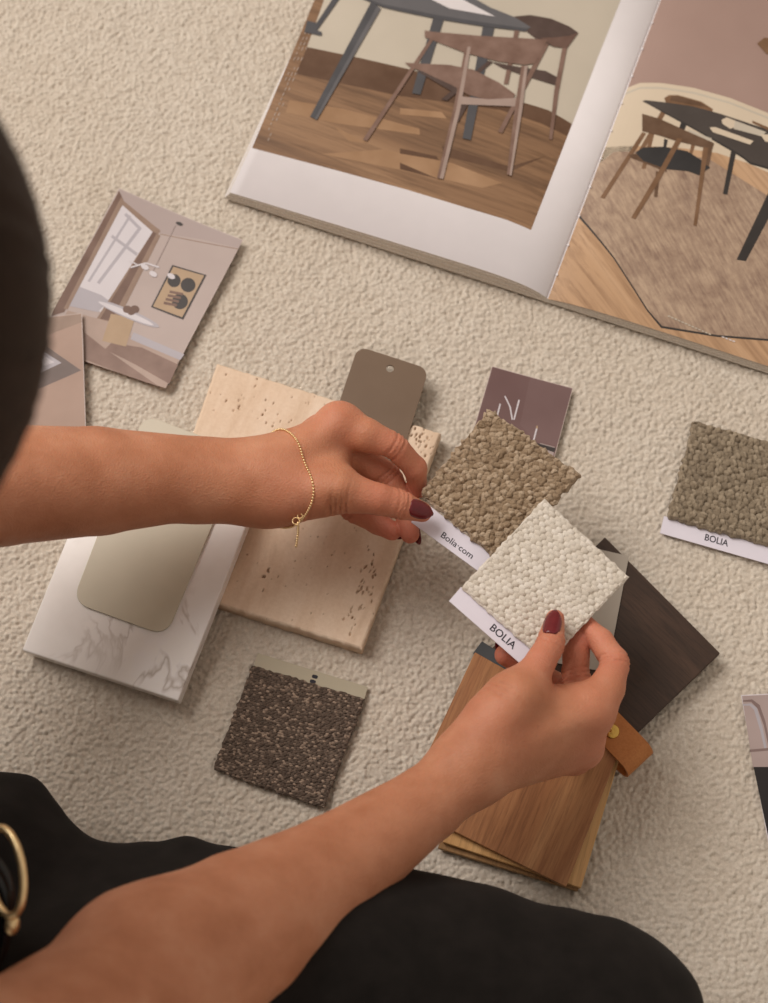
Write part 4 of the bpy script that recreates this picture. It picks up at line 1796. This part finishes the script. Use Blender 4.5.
beads(bm, list(loop) + [loop[0]], 0.00085, 0.0019)
br = from_bm('bracelet', bm, GOLD, person, True)
br['label'] = 'fine gold ball chain bracelet'
cl = march(CAM, nrm(ray(294, 516)), body, 2.0, 0.7)
bm = bmesh.new()
c0 = J(290, 519, cl[2] + .001)
for (u, v, r) in ((296, 521, .0021), (300, 516, .0015)):
    cc = J(u, v, cl[2])
    for t in np.linspace(0, 2 * math.pi, 14, endpoint=False):
        bmesh.ops.create_icosphere(bm, subdivisions=1, radius=0.00055, matrix=Matrix.Translation(cc + r * np.array([math.cos(t), math.sin(t), 0])))
from_bm('clasp', bm, GOLD, br, True)
bm = bmesh.new()
zc = cl[2]
beads(bm, [J(298, 523, zc - .001), J(298, 533, zc - .010), J(296, 547, zc - .020)], 0.0010, 0.0020)
from_bm('chain_tail', bm, GOLD, br, True)

# clothing --------------------------------------------------------------------
n = NT('black_cloth')
f = n.noise(n.coords(), 60, 3)
n.color(n.ramp(f, [(0.3, (27, 24, 22)), (0.7, (36, 32, 30))]))
n.rough(0.9, 0.15)
n.b.inputs['Sheen Weight'].default_value = 0.02
n.bump(n.noise(n.coords(), 1500, 3), 0.3, 0.0003)
BLACK = n.m

trs = Group(0.03)
Rhip = np.array([-0.42, -0.41, 0.11])
Lhip = np.array([-0.50, -0.25, 0.11])


def px_chain(g, pts):
    g.chain([P(u, v, z) for u, v, z, r in pts], [px_r(u, v, z, r) for u, v, z, r in pts])


trs.cone(Rhip, Lhip, .10, .10)
trs.cone(hip + [-.01, 0, .0], hip + [.02, .02, .10], .10, .095)
rk = (588, 1038, .072, 112)
trs.chain([Rhip, P(330, 1006, .085), P(470, 1010, .080), P(rk[0], rk[1], rk[2])], [.095, .078, px_r(470, 1010, .08, 122), px_r(*rk)])
trs.chain([P(rk[0], rk[1], rk[2]), P(430, 1100, .055), P(200, 1090, .05)], [px_r(*rk) * 0.9, .052, .044])
trs.chain([Lhip, P(-190, 840, .09)], [.095, .07])
px_chain(trs, [(-190, 848, .085, 95), (-20, 872, .065, 82), (60, 915, .06, 74), (230, 942, .055, 80), (400, 968, .055, 80)])
trs.cone(P(20, 800, .05), P(-40, 800, .05), .012, .012)
fold = Group(0.02)
px_chain(fold, [(156, 872, .055, 24), (184, 873, .06, 33), (250, 902, .06, 32)])
px_chain(fold, [(4, 820, .055, 28), (36, 830, .06, 22), (80, 880, .06, 20)])


def trousers(p):
    d = smin(trs(p), fold(p), 0.02)
    x, y, z = p.T
    w = 0.0022 * np.sin(x * 60 + y * 95 + 3 * np.sin(y * 40)) + 0.0015 * np.sin(x * 140 - y * 60 + 2 * np.sin(x * 55))
    d = d + w * 0.25
    return np.maximum(d, -(z - 0.002))


V, Q = surface_net(trousers, (-0.64, -0.56, -0.01), (0.25, 0.0, 0.34), 0.003, 0.01)
mesh_obj('trousers', V, Q, BLACK, person, True)

top_g = Group(0.05)
top_g.cone(Lsh + [.0, -.05, -.005], Rsh + [0, .05, -.005], .062, .062)
for dy in (-.05, 0, .05):
    top_g.cone(mid + [-.015, dy, -.065], hip + [0.0, dy * 0.8, .08], .100 if dy == 0 else .092, .098)


def top_f(p):
    cut = cone(p, mid + [.01, .01, .03], hd(-.03, 0, -.08), .075, .085)
    return np.maximum(top_g(p), -cut)


V, Q = surface_net(top_f, (-0.64, -0.56, 0.1), (-0.1, 0.05, 0.52), 0.004, 0.02)
mesh_obj('sleeveless_top', V, Q, BLACK, person, True)

# hair -----------------------------------------------------------------------
n = NT('dark_brown_hair')
f = n.noise(n.coords((1, 1, 0.08)), 420, 4, 0.7)
n.color(n.ramp(f, [(0.3, (28, 17, 12)), (0.7, (46, 30, 21))]))
n.rough(0.6, 0.15)
n.bump(f, 0.4, 0.0006)
HAIRM = n.m


def hair(p):
    d = ell(p, hd(-.014, 0, .016), np.array([.126, .116, .126]), HR)
    d = smin(d, cone(p, hd(-.075, 0, .0), hd(-.085, 0, -.10), .060, .045), 0.03)
    d = smin(d, ell(p, hd(-.128, 0, -.045), np.array([.040, .050, .046]), HR), 0.012)
    face = ell(p, hd(.118, 0, -.048), np.array([.055, .064, .085]), HR)
    d = np.maximum(d, -face)
    q = (p - HC) @ HR
    a = np.arctan2(q[:, 1], q[:, 2])
    return d + 0.0006 * np.sin(a * 52 + 2.5 * np.sin(q[:, 0] * 30)) * (0.6 + 0.4 * np.sin(a * 17)) + 0.0004 * np.sin(a * 120 + q[:, 0] * 60)


V, Q = surface_net(hair, HC - 0.24, HC + 0.22, 0.0025, 0.02)
mesh_obj('hair', V, Q, HAIRM, person, True)

# belt with gilt buckle at the waist --------------------------------------------
BZ = 0.20
bc_ = P(-14, 866, BZ)
GLOSS = plain((18, 16, 16), 0.25, 3, 60, 'black_leather', 0.5)
bm = bmesh.new()
pts = [np.array(P(u, v, z)) for u, v, z in ((-150, 800, .215), (-60, 840, .212), (-12, 866, .205), (2, 905, .195), (-8, 965, .185), (-60, 1010, .18))]
# smooth the run of the belt
path = []
for i in range(len(pts) - 1):
    p0 = pts[max(i - 1, 0)]; p1 = pts[i]; p2 = pts[i + 1]; p3 = pts[min(i + 2, len(pts) - 1)]
    for t in np.linspace(0, 1, 8, endpoint=False):
        path.append(0.5 * ((2 * p1) + (-p0 + p2) * t + (2 * p0 - 5 * p1 + 4 * p2 - p3) * t * t + (-p0 + 3 * p1 - 3 * p2 + p3) * t ** 3))
path.append(pts[-1])
rows = []
for i, p in enumerate(path):
    tg = nrm(path[min(i + 1, len(path) - 1)] - path[max(i - 1, 0)])
    sidev = nrm(np.cross(tg, [0.4, 0.1, 1]))
    upv = np.cross(sidev, tg)
    rows.append([bm.verts.new(p + sidev * a + upv * b) for a, b in ((-.002, -.016), (.002, -.016), (.003, 0), (.002, .016), (-.002, .016))])
for i in range(len(rows) - 1):
    for k in range(5):
        bm.faces.new((rows[i][k], rows[i][(k + 1) % 5], rows[i + 1][(k + 1) % 5], rows[i + 1][k]))
bm.faces.new(rows[0])
bm.faces.new(rows[-1][::-1])
belt = from_bm('belt', bm, GLOSS, person, True)


def torus_tube(bm, pts, r, seg=10):
    k = len(pts)
    rows = []
    for i in range(k):
        tg = nrm(pts[(i + 1) % k] - pts[i - 1])
        a = nrm(np.cross(tg, [0.3, 0.2, 1]))
        b = np.cross(tg, a)
        rows.append([bm.verts.new(pts[i] + r * (a * math.cos(t) + b * math.sin(t))) for t in np.linspace(0, 2 * math.pi, seg, endpoint=False)])
    for i in range(k):
        for j in range(seg):
            bm.faces.new((rows[i][j], rows[i][(j + 1) % seg], rows[(i + 1) % k][(j + 1) % seg], rows[(i + 1) % k][j]))


bm = bmesh.new()
ring = []
for t in np.linspace(0, 2 * math.pi, 40, endpoint=False):
    ring.append(P(6 + 17 * math.cos(t) + 5 * math.sin(t), 872 + 44 * math.sin(t), .225 + 0.006 * math.cos(t)))
torus_tube(bm, ring, 0.0019)
bk = from_bm('buckle', bm, GOLD, belt, True)
bk['label'] = 'gilt oval buckle'
bm = bmesh.new()
pp = P(12, 924, .222)
bmesh.ops.create_uvsphere(bm, u_segments=14, v_segments=10, radius=0.0045, matrix=Matrix.Translation(pp) @ Matrix.Diagonal((.8, 1.2, .7, 1)))
from_bm('stud', bm, GOLD, belt, True)
